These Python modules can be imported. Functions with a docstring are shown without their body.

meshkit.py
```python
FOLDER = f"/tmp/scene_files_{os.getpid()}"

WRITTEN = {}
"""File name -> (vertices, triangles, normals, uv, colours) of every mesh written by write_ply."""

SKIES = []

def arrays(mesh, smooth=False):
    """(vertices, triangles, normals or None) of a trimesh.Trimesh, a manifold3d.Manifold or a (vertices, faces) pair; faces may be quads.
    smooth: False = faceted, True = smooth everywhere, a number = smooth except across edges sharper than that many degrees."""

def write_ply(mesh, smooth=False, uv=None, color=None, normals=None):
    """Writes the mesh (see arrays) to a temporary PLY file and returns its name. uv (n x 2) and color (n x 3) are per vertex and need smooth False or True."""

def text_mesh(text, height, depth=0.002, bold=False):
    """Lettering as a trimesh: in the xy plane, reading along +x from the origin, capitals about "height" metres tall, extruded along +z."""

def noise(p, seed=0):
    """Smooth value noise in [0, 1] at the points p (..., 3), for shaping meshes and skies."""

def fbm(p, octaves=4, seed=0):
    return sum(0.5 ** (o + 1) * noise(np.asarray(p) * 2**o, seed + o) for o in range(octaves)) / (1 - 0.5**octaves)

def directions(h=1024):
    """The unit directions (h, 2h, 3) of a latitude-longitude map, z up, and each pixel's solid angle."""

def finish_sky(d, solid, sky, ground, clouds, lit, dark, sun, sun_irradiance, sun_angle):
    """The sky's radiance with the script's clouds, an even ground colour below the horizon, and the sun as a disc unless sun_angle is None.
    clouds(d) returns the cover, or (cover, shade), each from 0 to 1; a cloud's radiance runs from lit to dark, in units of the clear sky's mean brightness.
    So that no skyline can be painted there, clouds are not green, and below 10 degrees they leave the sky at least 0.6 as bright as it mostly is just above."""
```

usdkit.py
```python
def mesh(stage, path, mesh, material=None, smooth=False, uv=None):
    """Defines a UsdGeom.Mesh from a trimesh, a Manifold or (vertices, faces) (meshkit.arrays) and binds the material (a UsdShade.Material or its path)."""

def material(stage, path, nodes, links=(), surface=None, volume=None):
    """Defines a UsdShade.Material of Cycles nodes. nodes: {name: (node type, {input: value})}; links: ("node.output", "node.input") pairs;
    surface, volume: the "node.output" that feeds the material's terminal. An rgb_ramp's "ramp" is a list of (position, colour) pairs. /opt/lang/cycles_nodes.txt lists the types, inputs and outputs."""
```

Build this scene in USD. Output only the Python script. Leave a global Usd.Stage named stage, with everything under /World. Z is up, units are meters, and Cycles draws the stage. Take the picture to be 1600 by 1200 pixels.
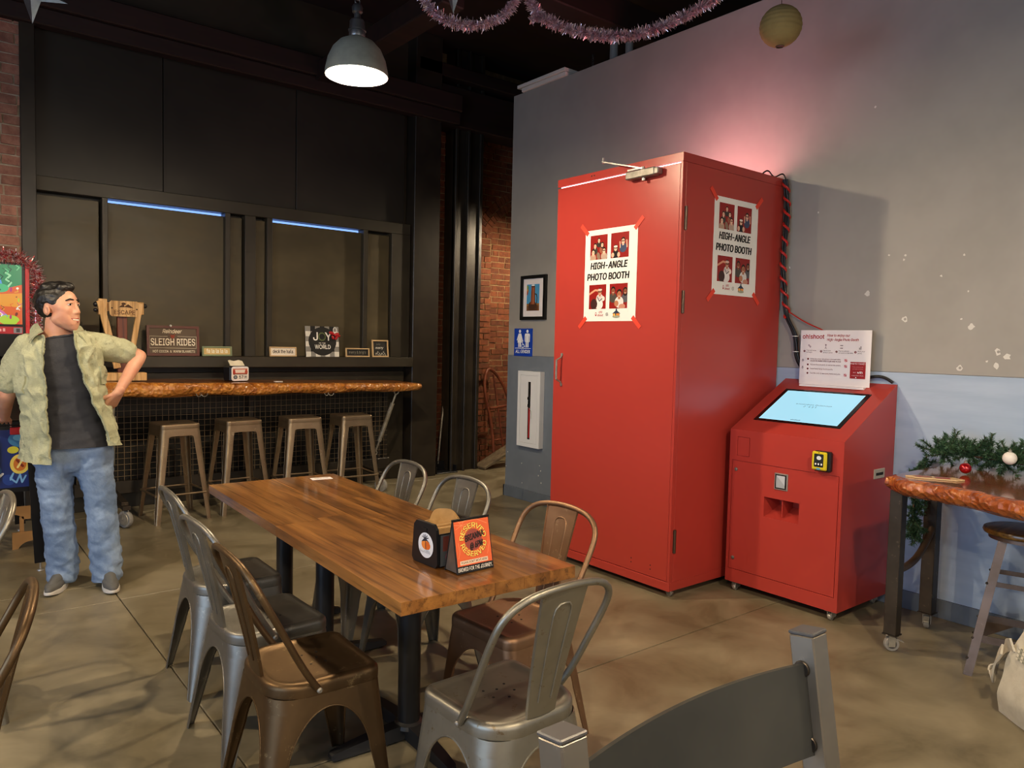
import math, random
import numpy as np, trimesh, usdkit, meshkit
import manifold3d as m3
from shapely.geometry import Polygon, Point, LineString, box as sbox
from shapely import affinity
from shapely.ops import unary_union
from pxr import Usd, UsdGeom, UsdLux, UsdShade, Gf, Sdf, Vt

stage = Usd.Stage.CreateInMemory()
UsdGeom.SetStageUpAxis(stage, 'Z')
UsdGeom.SetStageMetersPerUnit(stage, 1.0)
stage.DefinePrim('/World', 'Xform')
PI = math.pi

# ------------------------------------------------------------------ camera
YAW, PITCH, ROLL, FPX = math.radians(38.5712), math.radians(3.2071), math.radians(-1.3061), 1167.66
EYE = np.array([0, 0, 1.5])
_f = np.array([math.sin(YAW) * math.cos(PITCH), math.cos(YAW) * math.cos(PITCH), -math.sin(PITCH)])
_r = np.array([math.cos(YAW), -math.sin(YAW), 0]); _d = np.cross(_f, _r)
_r2 = math.cos(ROLL) * _r + math.sin(ROLL) * _d
_d2 = -math.sin(ROLL) * _r + math.cos(ROLL) * _d
cam = UsdGeom.Camera.Define(stage, '/World/camera')
cam.AddTransformOp().Set(Gf.Matrix4d(*_r2, 0, *(-_d2), 0, *(-_f), 0, *EYE, 1))
cam.CreateHorizontalApertureAttr(36.0)
cam.CreateVerticalApertureAttr(27.0)
cam.CreateFocalLengthAttr(36.0 * FPX / 1600)
cam.CreateClippingRangeAttr(Gf.Vec2f(0.05, 200))
cam.CreateExposureAttr(0.0)

# ------------------------------------------------------------------ light
LAMP = 1600.0            # radiance of every pendant's bulb
def rect_light(name, loc, look, w, h, col, inten):
    l = UsdLux.RectLight.Define(stage, '/World/' + name)
    loc = np.array(loc, float); z = loc - np.array(look, float); z /= np.linalg.norm(z)
    x = np.cross([0, 0, 1], z) if abs(z[2]) < .99 else np.array([1., 0, 0])
    x /= np.linalg.norm(x); y = np.cross(z, x)
    l.AddTransformOp().Set(Gf.Matrix4d(*x, 0, *y, 0, *z, 0, *loc, 1))
    l.CreateWidthAttr(w); l.CreateHeightAttr(h); l.CreateColorAttr(Gf.Vec3f(*col)); l.CreateIntensityAttr(inten)
    return l
# daylight through the tall windows of the left wall and of the street front behind the camera
rect_light('daylight_left', (-4.4, 1.2, 1.55), (0, 1.2, 1.25), 4.2, 1.8, (.52, .72, 1.0), 7.0)
rect_light('daylight_front', (1.2, -4.9, 1.9), (1.2, 0, 1.6), 5.0, 2.4, (.80, .88, 1.0), 1.2)

# ------------------------------------------------------------------ helpers: names and prims
_used = {}
def _free(path):
    if not stage.GetPrimAtPath(path): return path
    k = _used.get(path, 0)
    while True:
        k += 1
        q = f'{path}_{k:03d}'
        if not stage.GetPrimAtPath(q):
            _used[path] = k
            return q
def tag(p, label=None, cat=None, group=None, kind=None):
    p = p.GetPrim() if hasattr(p, 'GetPrim') else p
    for k, v in (('label', label), ('category', cat), ('group', group), ('kind', kind)):
        if v: p.SetCustomDataByKey(k, v)
    return p
def thing(name, label, cat, loc=(0, 0, 0), rz=0.0, group=None, kind=None):
    x = UsdGeom.Xform.Define(stage, _free('/World/' + name))
    x.AddTranslateOp().Set(Gf.Vec3d(*map(float, loc))); x.AddRotateZOp().Set(math.degrees(rz))
    return tag(x, label, cat, group, kind)
def part(parent, name, mesh, mat, smooth=30, label=None, kind=None):
    base = '/World' if parent is None else str(parent.GetPath())
    m = usdkit.mesh(stage, _free(base + '/' + name), mesh, mat, smooth=smooth)
    return tag(m, label, None, None, kind)
def parts(parent, name, meshes, mat, smooth=30, label=None):
    for m_ in meshes: part(parent, name, m_, mat, smooth, label)
def single(name, label, cat, mesh, mat, smooth=30, group=None, kind=None):
    return tag(part(None, name, mesh, mat, smooth), label, cat, group, kind)
def struct(name, mesh, mat, parent=None, smooth=30, label=None, cat=None):
    p = part(parent, name, mesh, mat, smooth)
    if parent is None: tag(p, label, cat, None, 'structure')
    return p
def struct_x(name, label=None, cat=None):
    return thing(name, label, cat, kind='structure')
def dup(root, loc, rz, label=None, group=None):
    was = root.GetCustomData()
    import re
    nm = re.sub(r'_\d{3}$', '', root.GetName())
    r = thing(nm, label or was['label'], was['category'], loc, rz, group or was.get('group'))
    # the reference carries the source's own move; author it again on the copy
    r.GetReferences().AddInternalReference(root.GetPath()); r.SetInstanceable(True)
    return r

# ------------------------------------------------------------------ helpers: shapes
def cat(*ms):
    ms = [m for m in ms if m is not None]
    return trimesh.util.concatenate(ms)
def mv(m, t=(0, 0, 0), rx=0, ry=0, rz=0, s=None):
    m = m.copy()
    if s is not None: m.apply_scale(s)
    for a, ax in ((rx, (1, 0, 0)), (ry, (0, 1, 0)), (rz, (0, 0, 1))):
        if a: m.apply_transform(trimesh.transformations.rotation_matrix(a, ax))
    m.apply_translation(t)
    return m
def man(m):
    k = m.to_mesh()
    return trimesh.Trimesh(k.vert_properties[:, :3], k.tri_verts, process=False)
def bx(x0, x1, y0, y1, z0, z1, b=0.0):
    if b <= 0:
        m = trimesh.creation.box([x1 - x0, y1 - y0, z1 - z0]); m.apply_translation([(x0 + x1) / 2, (y0 + y1) / 2, (z0 + z1) / 2]); return m
    pts = []
    for i, X in enumerate((x0, x1)):
        for j, Y in enumerate((y0, y1)):
            for k, Z in enumerate((z0, z1)):
                sx, sy, sz = (1 - 2 * i) * b, (1 - 2 * j) * b, (1 - 2 * k) * b
                pts += [(X + sx, Y + sy, Z), (X + sx, Y, Z + sz), (X, Y + sy, Z + sz)]
    return man(m3.Manifold.hull_points(np.array(pts, np.float32)))
def beam(p, q, w, h, up=(0, 0, 1), b=0.0):
    """box bar of width w (sideways) and height h (along up) from p to q"""
    p, q, up = np.array(p, float), np.array(q, float), np.array(up, float)
    d = q - p; L = np.linalg.norm(d); d /= L
    s = np.cross(d, up); s /= np.linalg.norm(s); u = np.cross(s, d)
    m = bx(-w / 2, w / 2, 0, L, -h / 2, h / 2, b)
    T = np.eye(4); T[:3, 0], T[:3, 1], T[:3, 2], T[:3, 3] = s, d, u, p
    m.apply_transform(T)
    return m
def loft(rings, cap0=True, cap1=True, closed=True):
    rings = [np.asarray(r, float) for r in rings]
    n, k = len(rings[0]), len(rings)
    v = np.vstack(rings); f = []
    idx = np.arange(n if closed else n - 1)
    for i in range(k - 1):
        a, b = i * n + idx, i * n + (idx + 1) % n
        c, d = a + n, b + n
        f += [np.stack([a, b, d], 1), np.stack([a, d, c], 1)]
    f = np.vstack(f)
    extra = []
    if closed and cap0:
        extra.append(rings[0].mean(0)); o = len(v) + len(extra) - 1
        f = np.vstack([f, np.stack([np.full(n, o), (np.arange(n) + 1) % n, np.arange(n)], 1)])
    if closed and cap1:
        extra.append(rings[-1].mean(0)); o = len(v) + len(extra) - 1; s = (k - 1) * n
        f = np.vstack([f, np.stack([np.full(n, o), s + np.arange(n), s + (np.arange(n) + 1) % n], 1)])
    if extra: v = np.vstack([v, extra])
    return trimesh.Trimesh(v, f, process=False)
def lathe(prof, n=32, cap0=False, cap1=False):
    a = np.arange(n) / n * 2 * PI
    return loft([np.stack([r * np.cos(a), r * np.sin(a), np.full(n, z)], 1) for r, z in prof], cap0, cap1)
def spline(pts, n=40, closed=False):
    from scipy.interpolate import CubicSpline
    p = np.array(pts, float)
    if closed: p = np.vstack([p, p[:1]])
    t = np.r_[0, np.cumsum(np.linalg.norm(np.diff(p, axis=0), axis=1))]
    c = CubicSpline(t, p, bc_type='periodic' if closed else 'natural')
    return c(np.linspace(0, t[-1], n, endpoint=not closed))
def tube(path, r, n=10, closed=False, caps=True, squash=None):
    p = np.asarray(path, float); k = len(p)
    r = np.broadcast_to(r, k)
    if closed: t = np.roll(p, -1, 0) - np.roll(p, 1, 0)
    else: t = np.gradient(p, axis=0)
    t /= np.linalg.norm(t, axis=1, keepdims=True) + 1e-12
    u = np.cross(t[0], [0, 0, 1.0])
    if np.linalg.norm(u) < .1: u = np.cross(t[0], [1.0, 0, 0])
    u /= np.linalg.norm(u); rings = []; a = np.arange(n) / n * 2 * PI
    for i in range(k):
        u = u - t[i] * (u @ t[i]); u /= np.linalg.norm(u); w = np.cross(t[i], u)
        s1, s2 = (1, 1) if squash is None else squash
        rings.append(p[i] + r[i] * (np.outer(np.cos(a) * s1, u) + np.outer(np.sin(a) * s2, w)))
    if closed: rings.append(rings[0])
    return loft(rings, caps and not closed, caps and not closed)
def seg(p, q, r, n=10):
    return tube([p, q], r, n)
def cyl(r, z0, z1, n=24, b=0.0):
    if b: return lathe([(r - b, z0), (r, z0 + b), (r, z1 - b), (r - b, z1)], n, True, True)
    return lathe([(r, z0), (r, z1)], n, True, True)
def prism(poly, h):
    gs = getattr(poly, 'geoms', [poly])
    return cat(*[trimesh.creation.extrude_polygon(g, h, engine='earcut') for g in gs if g.area > 1e-10])
def frame3(m, o, u, v):
    """puts a mesh drawn in the xy plane at o, its x along u, its y along v"""
    u, v = np.array(u, float), np.array(v, float)
    T = np.eye(4); T[:3, 0], T[:3, 1], T[:3, 2], T[:3, 3] = u, v, np.cross(u, v), o
    m = m.copy(); m.apply_transform(T); return m
def rrect(w, h, r, cx=0, cy=0, n=6):
    return sbox(cx - w / 2 + r, cy - h / 2 + r, cx + w / 2 - r, cy + h / 2 - r).buffer(r, quad_segs=n)
def ell(cx, cy, rx, ry, rot=0, n=8):
    return affinity.rotate(affinity.scale(Point(cx, cy).buffer(1, quad_segs=n), rx, ry), rot)
def poly(*p): return Polygon(p)
def stroke(pts, w): return LineString(pts).buffer(w / 2, quad_segs=2, cap_style=1)

# flat print: coloured polygons lying on a surface, each layer a hair above the last
def lin(c):
    if isinstance(c, str): c = tuple(int(c[i:i + 2], 16) / 255 for i in (1, 3, 5))
    c = np.array(c, float)
    return np.where(c <= .04045, c / 12.92, ((c + .055) / 1.055) ** 2.4)
_tx = {}
def txt(s, h, x=0, y=0, align='c', bold=False, width=None, shear=0.0, rot=0.0, arc=None):
    """lettering as flat triangles: (points, faces). arc=(radius, middle angle, +1 outside up / -1 inside)"""
    key = (s, bold)
    if key not in _tx:
        m = meshkit.text_mesh(s, 1.0, 1.0, bold)
        fn = m.face_normals[:, 2] > .5
        v, f = m.vertices, m.faces[fn]
        ids, inv = np.unique(f, return_inverse=True)
        _tx[key] = (v[ids][:, :2], inv.reshape(-1, 3))
    v, f = _tx[key]; v = v.copy() * h
    x0, x1 = v[:, 0].min(), v[:, 0].max()
    if width: v[:, 0] = (v[:, 0] - x0) * width / (x1 - x0); x0, x1 = 0, width
    v[:, 0] -= {'c': (x0 + x1) / 2, 'l': x0, 'r': x1}[align]
    v[:, 0] += shear * v[:, 1]
    if arc:
        R, mid, s_ = arc
        if s_ > 0: a = mid - v[:, 0] / R; rr = R + v[:, 1]
        else: a = mid + v[:, 0] / R; rr = R - v[:, 1]
        v = np.stack([rr * np.cos(a), rr * np.sin(a)], 1)
    elif rot:
        c, s_ = math.cos(rot), math.sin(rot); v = v @ np.array([[c, s_], [-s_, c]])
    return v + [x, y], f
def flat(items, o, u, v, lift=0.0004, step=0.00025):
    V, F, Cc, n = [], [], [], 0
    u, v = np.array(u, float), np.array(v, float); w = np.cross(u, v)
    for i, (g, c) in enumerate(items):
        gs = [g] if isinstance(g, tuple) else [trimesh.creation.triangulate_polygon(q, engine='earcut') for q in getattr(g, 'geoms', [g]) if getattr(q, 'area', 0) > 1e-12]
        for p2, f in gs:
            p2 = np.asarray(p2); f = np.asarray(f)
            a, b, d = p2[f[:, 0]], p2[f[:, 1]], p2[f[:, 2]]
            neg = ((b[:, 0] - a[:, 0]) * (d[:, 1] - a[:, 1]) - (b[:, 1] - a[:, 1]) * (d[:, 0] - a[:, 0])) < 0
            f = np.where(neg[:, None], f[:, ::-1], f)
            V.append(np.array(o) + np.outer(p2[:, 0], u) + np.outer(p2[:, 1], v) + w * (lift + step * i))
            F.append(f + n); n += len(p2); Cc.append(np.tile(lin(c), (len(p2), 1)))
    return np.vstack(V), np.vstack(F), np.vstack(Cc)
def printed(parent, name, items, o, u, v, mat='print_ink', lift=0.0004, step=0.00025, label=None):
    V, F, Cc = flat(items, o, u, v, lift, step)
    base = '/World' if parent is None else str(parent.GetPath())
    m = usdkit.mesh(stage, _free(base + '/' + name), (V, F), MAT[mat], smooth=False)
    UsdGeom.PrimvarsAPI(m).CreatePrimvar('ink', Sdf.ValueTypeNames.Color3fArray, 'vertex').Set(Vt.Vec3fArray.FromNumpy(Cc.astype(np.float32)))
    return tag(m, label)

# ------------------------------------------------------------------ materials
MAT = {}
def pm(name, base, rough=.5, metal=0.0, base2=None, scale=6.0, lo=.35, hi=.65, detail=4.0, stretch=(1, 1, 1), bump=0.0, bscale=40.0, bdist=.002,
       coat=0.0, coat_rough=.08, rough2=None, vary=0.0, spec=.5, trans=0.0, emit=None, estr=0.0, coords='position', sheen=0.0, sss=0.0, distort=0.0, ior=1.5, offset=False):
    n, l = {'p': ('principled_bsdf', {'base_color': lin(base), 'roughness': rough, 'metallic': metal, 'coat_weight': coat, 'coat_roughness': coat_rough,
                                      'specular_ior_level': spec, 'transmission_weight': trans, 'sheen_weight': sheen, 'ior': ior})}, []
    if sss: n['p'][1].update(subsurface_weight=sss, subsurface_scale=.01)
    if emit is not None: n['p'][1].update(emission_color=lin(emit), emission_strength=estr)
    vec = None
    if base2 is not None or bump or rough2 is not None:
        if coords == 'object': n['g'] = ('texture_coordinate', {}); src = 'g.object'
        else: n['g'] = ('geometry', {}); src = 'g.position'
        n['m'] = ('mapping', {'scale': stretch}); l.append((src, 'm.vector'))
        if offset:
            n['oi'] = ('object_info', {}); n['om'] = ('math', {'math_type': 'multiply', 'value2': 37.0}); n['oc'] = ('combine_xyz', {})
            l += [('oi.random', 'om.value1'), ('om.value', 'oc.x'), ('om.value', 'oc.y'), ('om.value', 'oc.z'), ('oc.vector', 'm.location')]
        vec = 'm.vector'
    col = None
    if base2 is not None or rough2 is not None:
        n['t'] = ('noise_texture', {'scale': scale, 'detail': detail, 'roughness': .6, 'distortion': distort}); l.append((vec, 't.vector'))
        stops = [(0, lin(base)), (lo, lin(base)), (hi, lin(base2 if base2 is not None else base)), (1, lin(base2 if base2 is not None else base))]
        n['r'] = ('rgb_ramp', {'ramp': stops}); l.append(('t.fac', 'r.fac')); col = 'r.color'
        if rough2 is not None:
            n['rr'] = ('map_range', {'from_min': lo, 'from_max': hi, 'to_min': rough, 'to_max': rough2, 'clamp': True}); l += [('t.fac', 'rr.value'), ('rr.result', 'p.roughness')]
    if vary:
        n['o'] = ('object_info', {}); n['vr'] = ('map_range', {'from_min': 0, 'from_max': 1, 'to_min': 1 - vary, 'to_max': 1 + vary})
        n['h'] = ('hsv', {'color': lin(base)}); l += [('o.random', 'vr.value'), ('vr.result', 'h.value')]
        if col: l.append((col, 'h.color'))
        col = 'h.color'
    if col: l.append((col, 'p.base_color'))
    if bump:
        n['b'] = ('noise_texture', {'scale': bscale, 'detail': 5.0, 'roughness': .6}); n['bu'] = ('bump', {'strength': bump, 'distance': bdist})
        l += [(vec, 'b.vector'), ('b.fac', 'bu.height'), ('bu.normal', 'p.normal')]
        if coat: l.append(('bu.normal', 'p.coat_normal')) if coat_rough > .1 else None
    MAT[name] = usdkit.material(stage, '/World/Looks/' + name, n, l, surface='p.BSDF')
    return MAT[name]
MAT['print_ink'] = usdkit.material(stage, '/World/Looks/print_ink', {'a': ('attribute', {'attribute': 'ink'}), 'p': ('principled_bsdf', {'roughness': .35})}, [('a.color', 'p.base_color')], surface='p.BSDF')
MAT['print_matte'] = usdkit.material(stage, '/World/Looks/print_matte', {'a': ('attribute', {'attribute': 'ink'}), 'p': ('principled_bsdf', {'roughness': .8})}, [('a.color', 'p.base_color')], surface='p.BSDF')
def glow_print(name, strength):
    MAT[name] = usdkit.material(stage, '/World/Looks/' + name, {'a': ('attribute', {'attribute': 'ink'}), 'p': ('principled_bsdf', {'roughness': .2, 'base_color': (.02, .02, .02), 'emission_strength': strength})}, [('a.color', 'p.emission_color')], surface='p.BSDF')
glow_print('screen_glow', 1.0); glow_print('backlit_art', .85)
def emat(name, col, strength):
    MAT[name] = usdkit.material(stage, '/World/Looks/' + name, {'e': ('emission', {'color': col, 'strength': strength})}, [], surface='e.emission')
# wood with grain along one axis: bands of a stretched, distorted noise, each board shifted by its own random number
def wood(name, dark, mid, light, axis='y', rough=.28, coat=.4, scale=9.0, bump=.12, vary=.12, streak=True, coat_rough=.08):
    st = {'x': (.16, 1, 1), 'y': (1, .16, 1), 'z': (1, 1, .16)}[axis]
    n = {'g': ('geometry', {}), 'oi': ('object_info', {}), 'om': ('math', {'math_type': 'multiply', 'value2': 23.0}), 'oc': ('combine_xyz', {}),
         'm': ('mapping', {'scale': st}), 't': ('noise_texture', {'scale': scale, 'detail': 3.0, 'roughness': .55, 'distortion': 1.1}),
         'r': ('rgb_ramp', {'ramp': [(.25, lin(dark)), (.42, lin(mid)), (.58, lin(light)), (.7, lin(mid)), (.85, lin(dark))]}),
         'm2': ('mapping', {'scale': tuple(.12 * s if s < 1 else s for s in st)}), 't2': ('noise_texture', {'scale': scale * 8, 'detail': 4.0, 'roughness': .7}),
         'r2': ('rgb_ramp', {'ramp': [(.34, (.30, .25, .20)), (.47, (.92, .90, .88)), (.6, (1.08, 1.08, 1.08)), (1, (1.1, 1.1, 1.1))]}),
         'mx': ('mix', {'mix_type': 'multiply', 'fac': .8 if streak else .3}), 'vr': ('map_range', {'to_min': 1 - vary, 'to_max': 1 + vary}), 'h': ('hsv', {}),
         'bu': ('bump', {'strength': bump, 'distance': .001}), 'p': ('principled_bsdf', {'roughness': rough, 'coat_weight': coat, 'coat_roughness': coat_rough})}
    l = [('oi.random', 'om.value1'), ('om.value', 'oc.x'), ('om.value', 'oc.y'), ('om.value', 'oc.z'), ('oc.vector', 'm.location'), ('oc.vector', 'm2.location'),
         ('g.position', 'm.vector'), ('g.position', 'm2.vector'), ('m.vector', 't.vector'), ('m2.vector', 't2.vector'), ('t.fac', 'r.fac'), ('t2.fac', 'r2.fac'),
         ('r.color', 'mx.color1'), ('r2.color', 'mx.color2'), ('oi.random', 'vr.value'), ('vr.result', 'h.value'), ('mx.color', 'h.color'), ('h.color', 'p.base_color'),
         ('t2.fac', 'bu.height'), ('bu.normal', 'p.normal')]
    MAT[name] = usdkit.material(stage, '/World/Looks/' + name, n, l, surface='p.BSDF')
wood('table_wood', '#37200e', '#754a20', '#966632', 'y', rough=.3, coat=.5, scale=6.0, vary=.14)
wood('slab_wood_x', '#4e2408', '#8e4c18', '#b4702a', 'x', rough=.25, coat=.7, scale=8, vary=.05)
wood('slab_wood_y', '#4e220c', '#7a3a18', '#945024', 'y', rough=.2, coat=.9, scale=8, vary=.05)
wood('pale_wood', '#a87c44', '#c89a5c', '#d8b07a', 'z', rough=.5, coat=0, scale=10, vary=.06, bump=.05)
wood('red_wood', '#4a2012', '#6a3018', '#7a3c20', 'z', rough=.45, coat=.1, scale=10, vary=.05, bump=.05)
wood('stool_wood', '#3a2610', '#6a4818', '#8a6428', 'x', rough=.3, coat=.5, scale=10, vary=.05)
pm('upper_black_shaded', '#221f19', .45, base2='#2b2720', scale=2.2, bump=.12, bscale=30)  # same black wall paint, darkened: shade above the lamps put into the colour
pm('mesh_wire', '#75654c', .5, .4)
wood('ramp_wood', '#4a4034', '#6a5c48', '#7c6e58', 'x', rough=.6, coat=0, scale=9, vary=.05)

pm('concrete', '#69604a', .34, base2='#938971', scale=2.6, lo=.34, hi=.70, detail=12, rough2=.50, bump=.12, bscale=35, bdist=.002, distort=.5)
pm('joint_dark', '#2e281c', .8)
pm('ceiling_dark', '#2a1713', .8, base2='#1d100d', scale=3)
pm('beam_wood', '#2d1712', .65, base2='#1f100c', scale=4, stretch=(.3, 3, 3), bump=.3, bscale=20)
pm('black_paint', '#2f2a20', .42, base2='#3a3427', scale=2.2, lo=.4, hi=.7, rough2=.55, bump=.12, bscale=30, bdist=.002)
pm('black_panel', '#453c27', .45, base2='#564b31', scale=1.8, lo=.38, hi=.7, detail=6, rough2=.6, stretch=(1, 1, 1.6), bump=.10, bscale=18, bdist=.002)
pm('black_steel', '#241f1a', .38, base2='#302a22', scale=5, bump=.05, bscale=30)
pm('wall_grey', '#a09d97', .55, base2='#9a9791', scale=2.5, lo=.4, hi=.6, bump=.10, bscale=120, bdist=.0012)
pm('wall_slate', '#6c7580', .50, base2='#767f8a', scale=3.2, lo=.35, hi=.65, detail=7, bump=.18, bscale=60)
pm('wall_blue', '#9cb0ca', .50, base2='#adbfd6', scale=3.2, lo=.35, hi=.65, detail=7, stretch=(1, .35, 2.4), bump=.18, bscale=60, bdist=.002)
pm('base_blue', '#66707c', .5, base2='#5c6672', scale=6, bump=.1, bscale=40)
pm('patch_white', '#d8d6d0', .8, bump=.4, bscale=150)
pm('mortar', '#b3a592', .9, base2='#968872', scale=14, bump=.6, bscale=60, bdist=.006)
pm('mortar_warm', '#9a8460', .9, base2='#7a6546', scale=14, bump=.6, bscale=60, bdist=.006)
pm('brick', '#a87864', .85, base2='#885a4a', scale=16, bump=.6, bscale=70, bdist=.004, vary=.28)
pm('brick_brown', '#7a4224', .85, base2='#5a2d18', scale=16, bump=.6, bscale=70, bdist=.004, vary=.28)
pm('booth_red', '#ad3a32', .30, bump=.03, bscale=300, bdist=.0005, spec=.5)
pm('booth_inside', '#c02018', .5)
pm('dark_gap', '#0c0a09', .8)
pm('steel_bright', '#b9b6b0', .35, .75, bump=.03, bscale=90)
pm('steel_satin', '#9a968e', .48, .7, base2='#77736c', scale=20)
pm('steel_dark', '#4a4642', .4, 1.0, base2='#5b544c', scale=9)
pm('hinge_bronze', '#6b5a4c', .4, .9)
def chair_metal(name, c1, c2, wear, rough=.30, r2=.42, vary=.06):
    # lacquered raw steel: brushed tone, rubbed patches and scratches of a lighter metal
    n = {'g': ('geometry', {}), 't': ('noise_texture', {'scale': 7.0, 'detail': 5.0, 'roughness': .6}), 'r': ('rgb_ramp', {'ramp': [(.3, lin(c1)), (.7, lin(c2))]}),
         't2': ('noise_texture', {'scale': 26.0, 'detail': 8.0, 'roughness': .75}), 'r2': ('rgb_ramp', {'ramp': [(.60, (0, 0, 0)), (.68, (1, 1, 1))]}),
         'mx': ('mix', {'color2': lin(wear)}), 'rr': ('map_range', {'to_min': rough, 'to_max': r2}), 'bu': ('bump', {'strength': .04, 'distance': .001}),
         'p': ('principled_bsdf', {'metallic': .92})}
    l = [('g.position', 't.vector'), ('g.position', 't2.vector'), ('t.fac', 'r.fac'), ('t2.fac', 'r2.fac'), ('r2.color', 'mx.fac'), ('r.color', 'mx.color1'), ('mx.color', 'p.base_color'),
         ('t2.fac', 'rr.value'), ('rr.result', 'p.roughness'), ('t2.fac', 'bu.height'), ('bu.normal', 'p.normal')]
    MAT[name] = usdkit.material(stage, '/World/Looks/' + name, n, l, surface='p.BSDF')
chair_metal('chair_gunmetal', '#7e7c76', '#908d85', '#aaa598', .40, .54)
chair_metal('chair_bronze', '#5e4b35', '#6e5940', '#94805e', .40, .54)
chair_metal('chair_copper', '#8c6c52', '#9c7c62', '#b29678', .44, .56)
chair_metal('chair_silver', '#8f8c82', '#a09c90', '#7e6c52', .40, .52)
chair_metal('stool_gun', '#94826a', '#a6947a', '#bfae92', .36, .5)
chair_metal('stool_steel', '#6d5f55', '#80716a', '#94857a', .42, .55)
chair_metal('raw_steel', '#4c453e', '#5c544b', '#80725f', .4, .55)
chair_metal('post_metal', '#8a847a', '#9a9184', '#b0a594', .36, .5)
pm('back_panel_metal', '#3d3e3c', .5, .55, base2='#4a4a46', scale=5, rough2=.6, bump=.04, bscale=60)
pm('cap_plastic', '#4a4a4c', .4)
pm('black_plastic', '#15161a', .35)
pm('black_satin', '#101012', .45)
pm('table_leg_black', '#17181b', .45, bump=.06, bscale=200)
pm('white_paper', '#e9e8e4', .7)
pm('white_card', '#efe9ea', .4)
pm('white_enamel', '#e4e6e8', .35)
pm('enamel_side', '#d8d8d8', .4)
pm('kraft', '#b08a58', .85, base2='#a07c4c', scale=30)
pm('napkin_white', '#e9dfc9', .9)
pm('tape_red', '#e0402a', .55)
pm('screen_black', '#060607', .15)
pm('yellow_plastic', '#d8c41e', .4)
pm('rubber_grey', '#8d8a84', .6)
pm('rubber_dark', '#4a4846', .6)
pm('zinc', '#b8b4a8', .42, .65, base2='#9c988c', scale=20)
pm('frame_black', '#0d0d0d', .3)
pm('sign_blue', '#0f3fae', .35)
pm('extinguisher_red', '#a81c1c', .25)
pm('cable_black', '#0e0e0f', .45)
pm('cable_red', '#c0261e', .45)
pm('skin', '#cf9c80', .5, base2='#c68c72', scale=9, sss=.12, bump=.04, bscale=200)
pm('hair_black', '#12100f', .45, bump=.5, bscale=90, bdist=.004, stretch=(1, 1, .4))
pm('tee_grey', '#2a2b31', .85, bump=.3, bscale=14, bdist=.012)
pm('light_steel', '#b8b2a6', .5, .15)
pm('shirt_green', '#aeb092', .85, base2='#a2a485', scale=9, lo=.35, hi=.7, bump=.9, bscale=26, bdist=.016)
pm('shirt_lining', '#9aa3a0', .85)
pm('denim', '#647a9a', .85, base2='#8ea4c2', scale=6, lo=.4, hi=.7, bump=.6, bscale=16, bdist=.012)
pm('shoe_grey', '#5a5a58', .8, bump=.3, bscale=160, bdist=.002)
pm('shoe_sole', '#d8d4cc', .6)
pm('eye_white', '#e6e0da', .25); pm('eye_dark', '#1a100a', .2); pm('lip', '#a85a50', .5); pm('teeth', '#e8e2d6', .3)
pm('canvas', '#c9c2b0', .9, base2='#bdb5a2', scale=18, bump=.35, bscale=30, bdist=.006)
pm('canvas_in', '#b8a988', .9)
pm('fir', '#2a4a30', .6, base2='#3c6040', scale=30)
pm('bauble_red', '#a80e1a', .12, .6, coat=.6)
pm('bauble_white', '#e8e4dc', .4)
pm('tinsel_silver', '#e6d8de', .28, .75, base2='#d0a8b4', scale=30)
pm('tinsel_red', '#c23a40', .26, .75, base2='#f0dcdc', scale=60, lo=.46, hi=.56)
pm('lantern_paper', '#97814e', .9, base2='#8a7444', scale=12)
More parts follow.
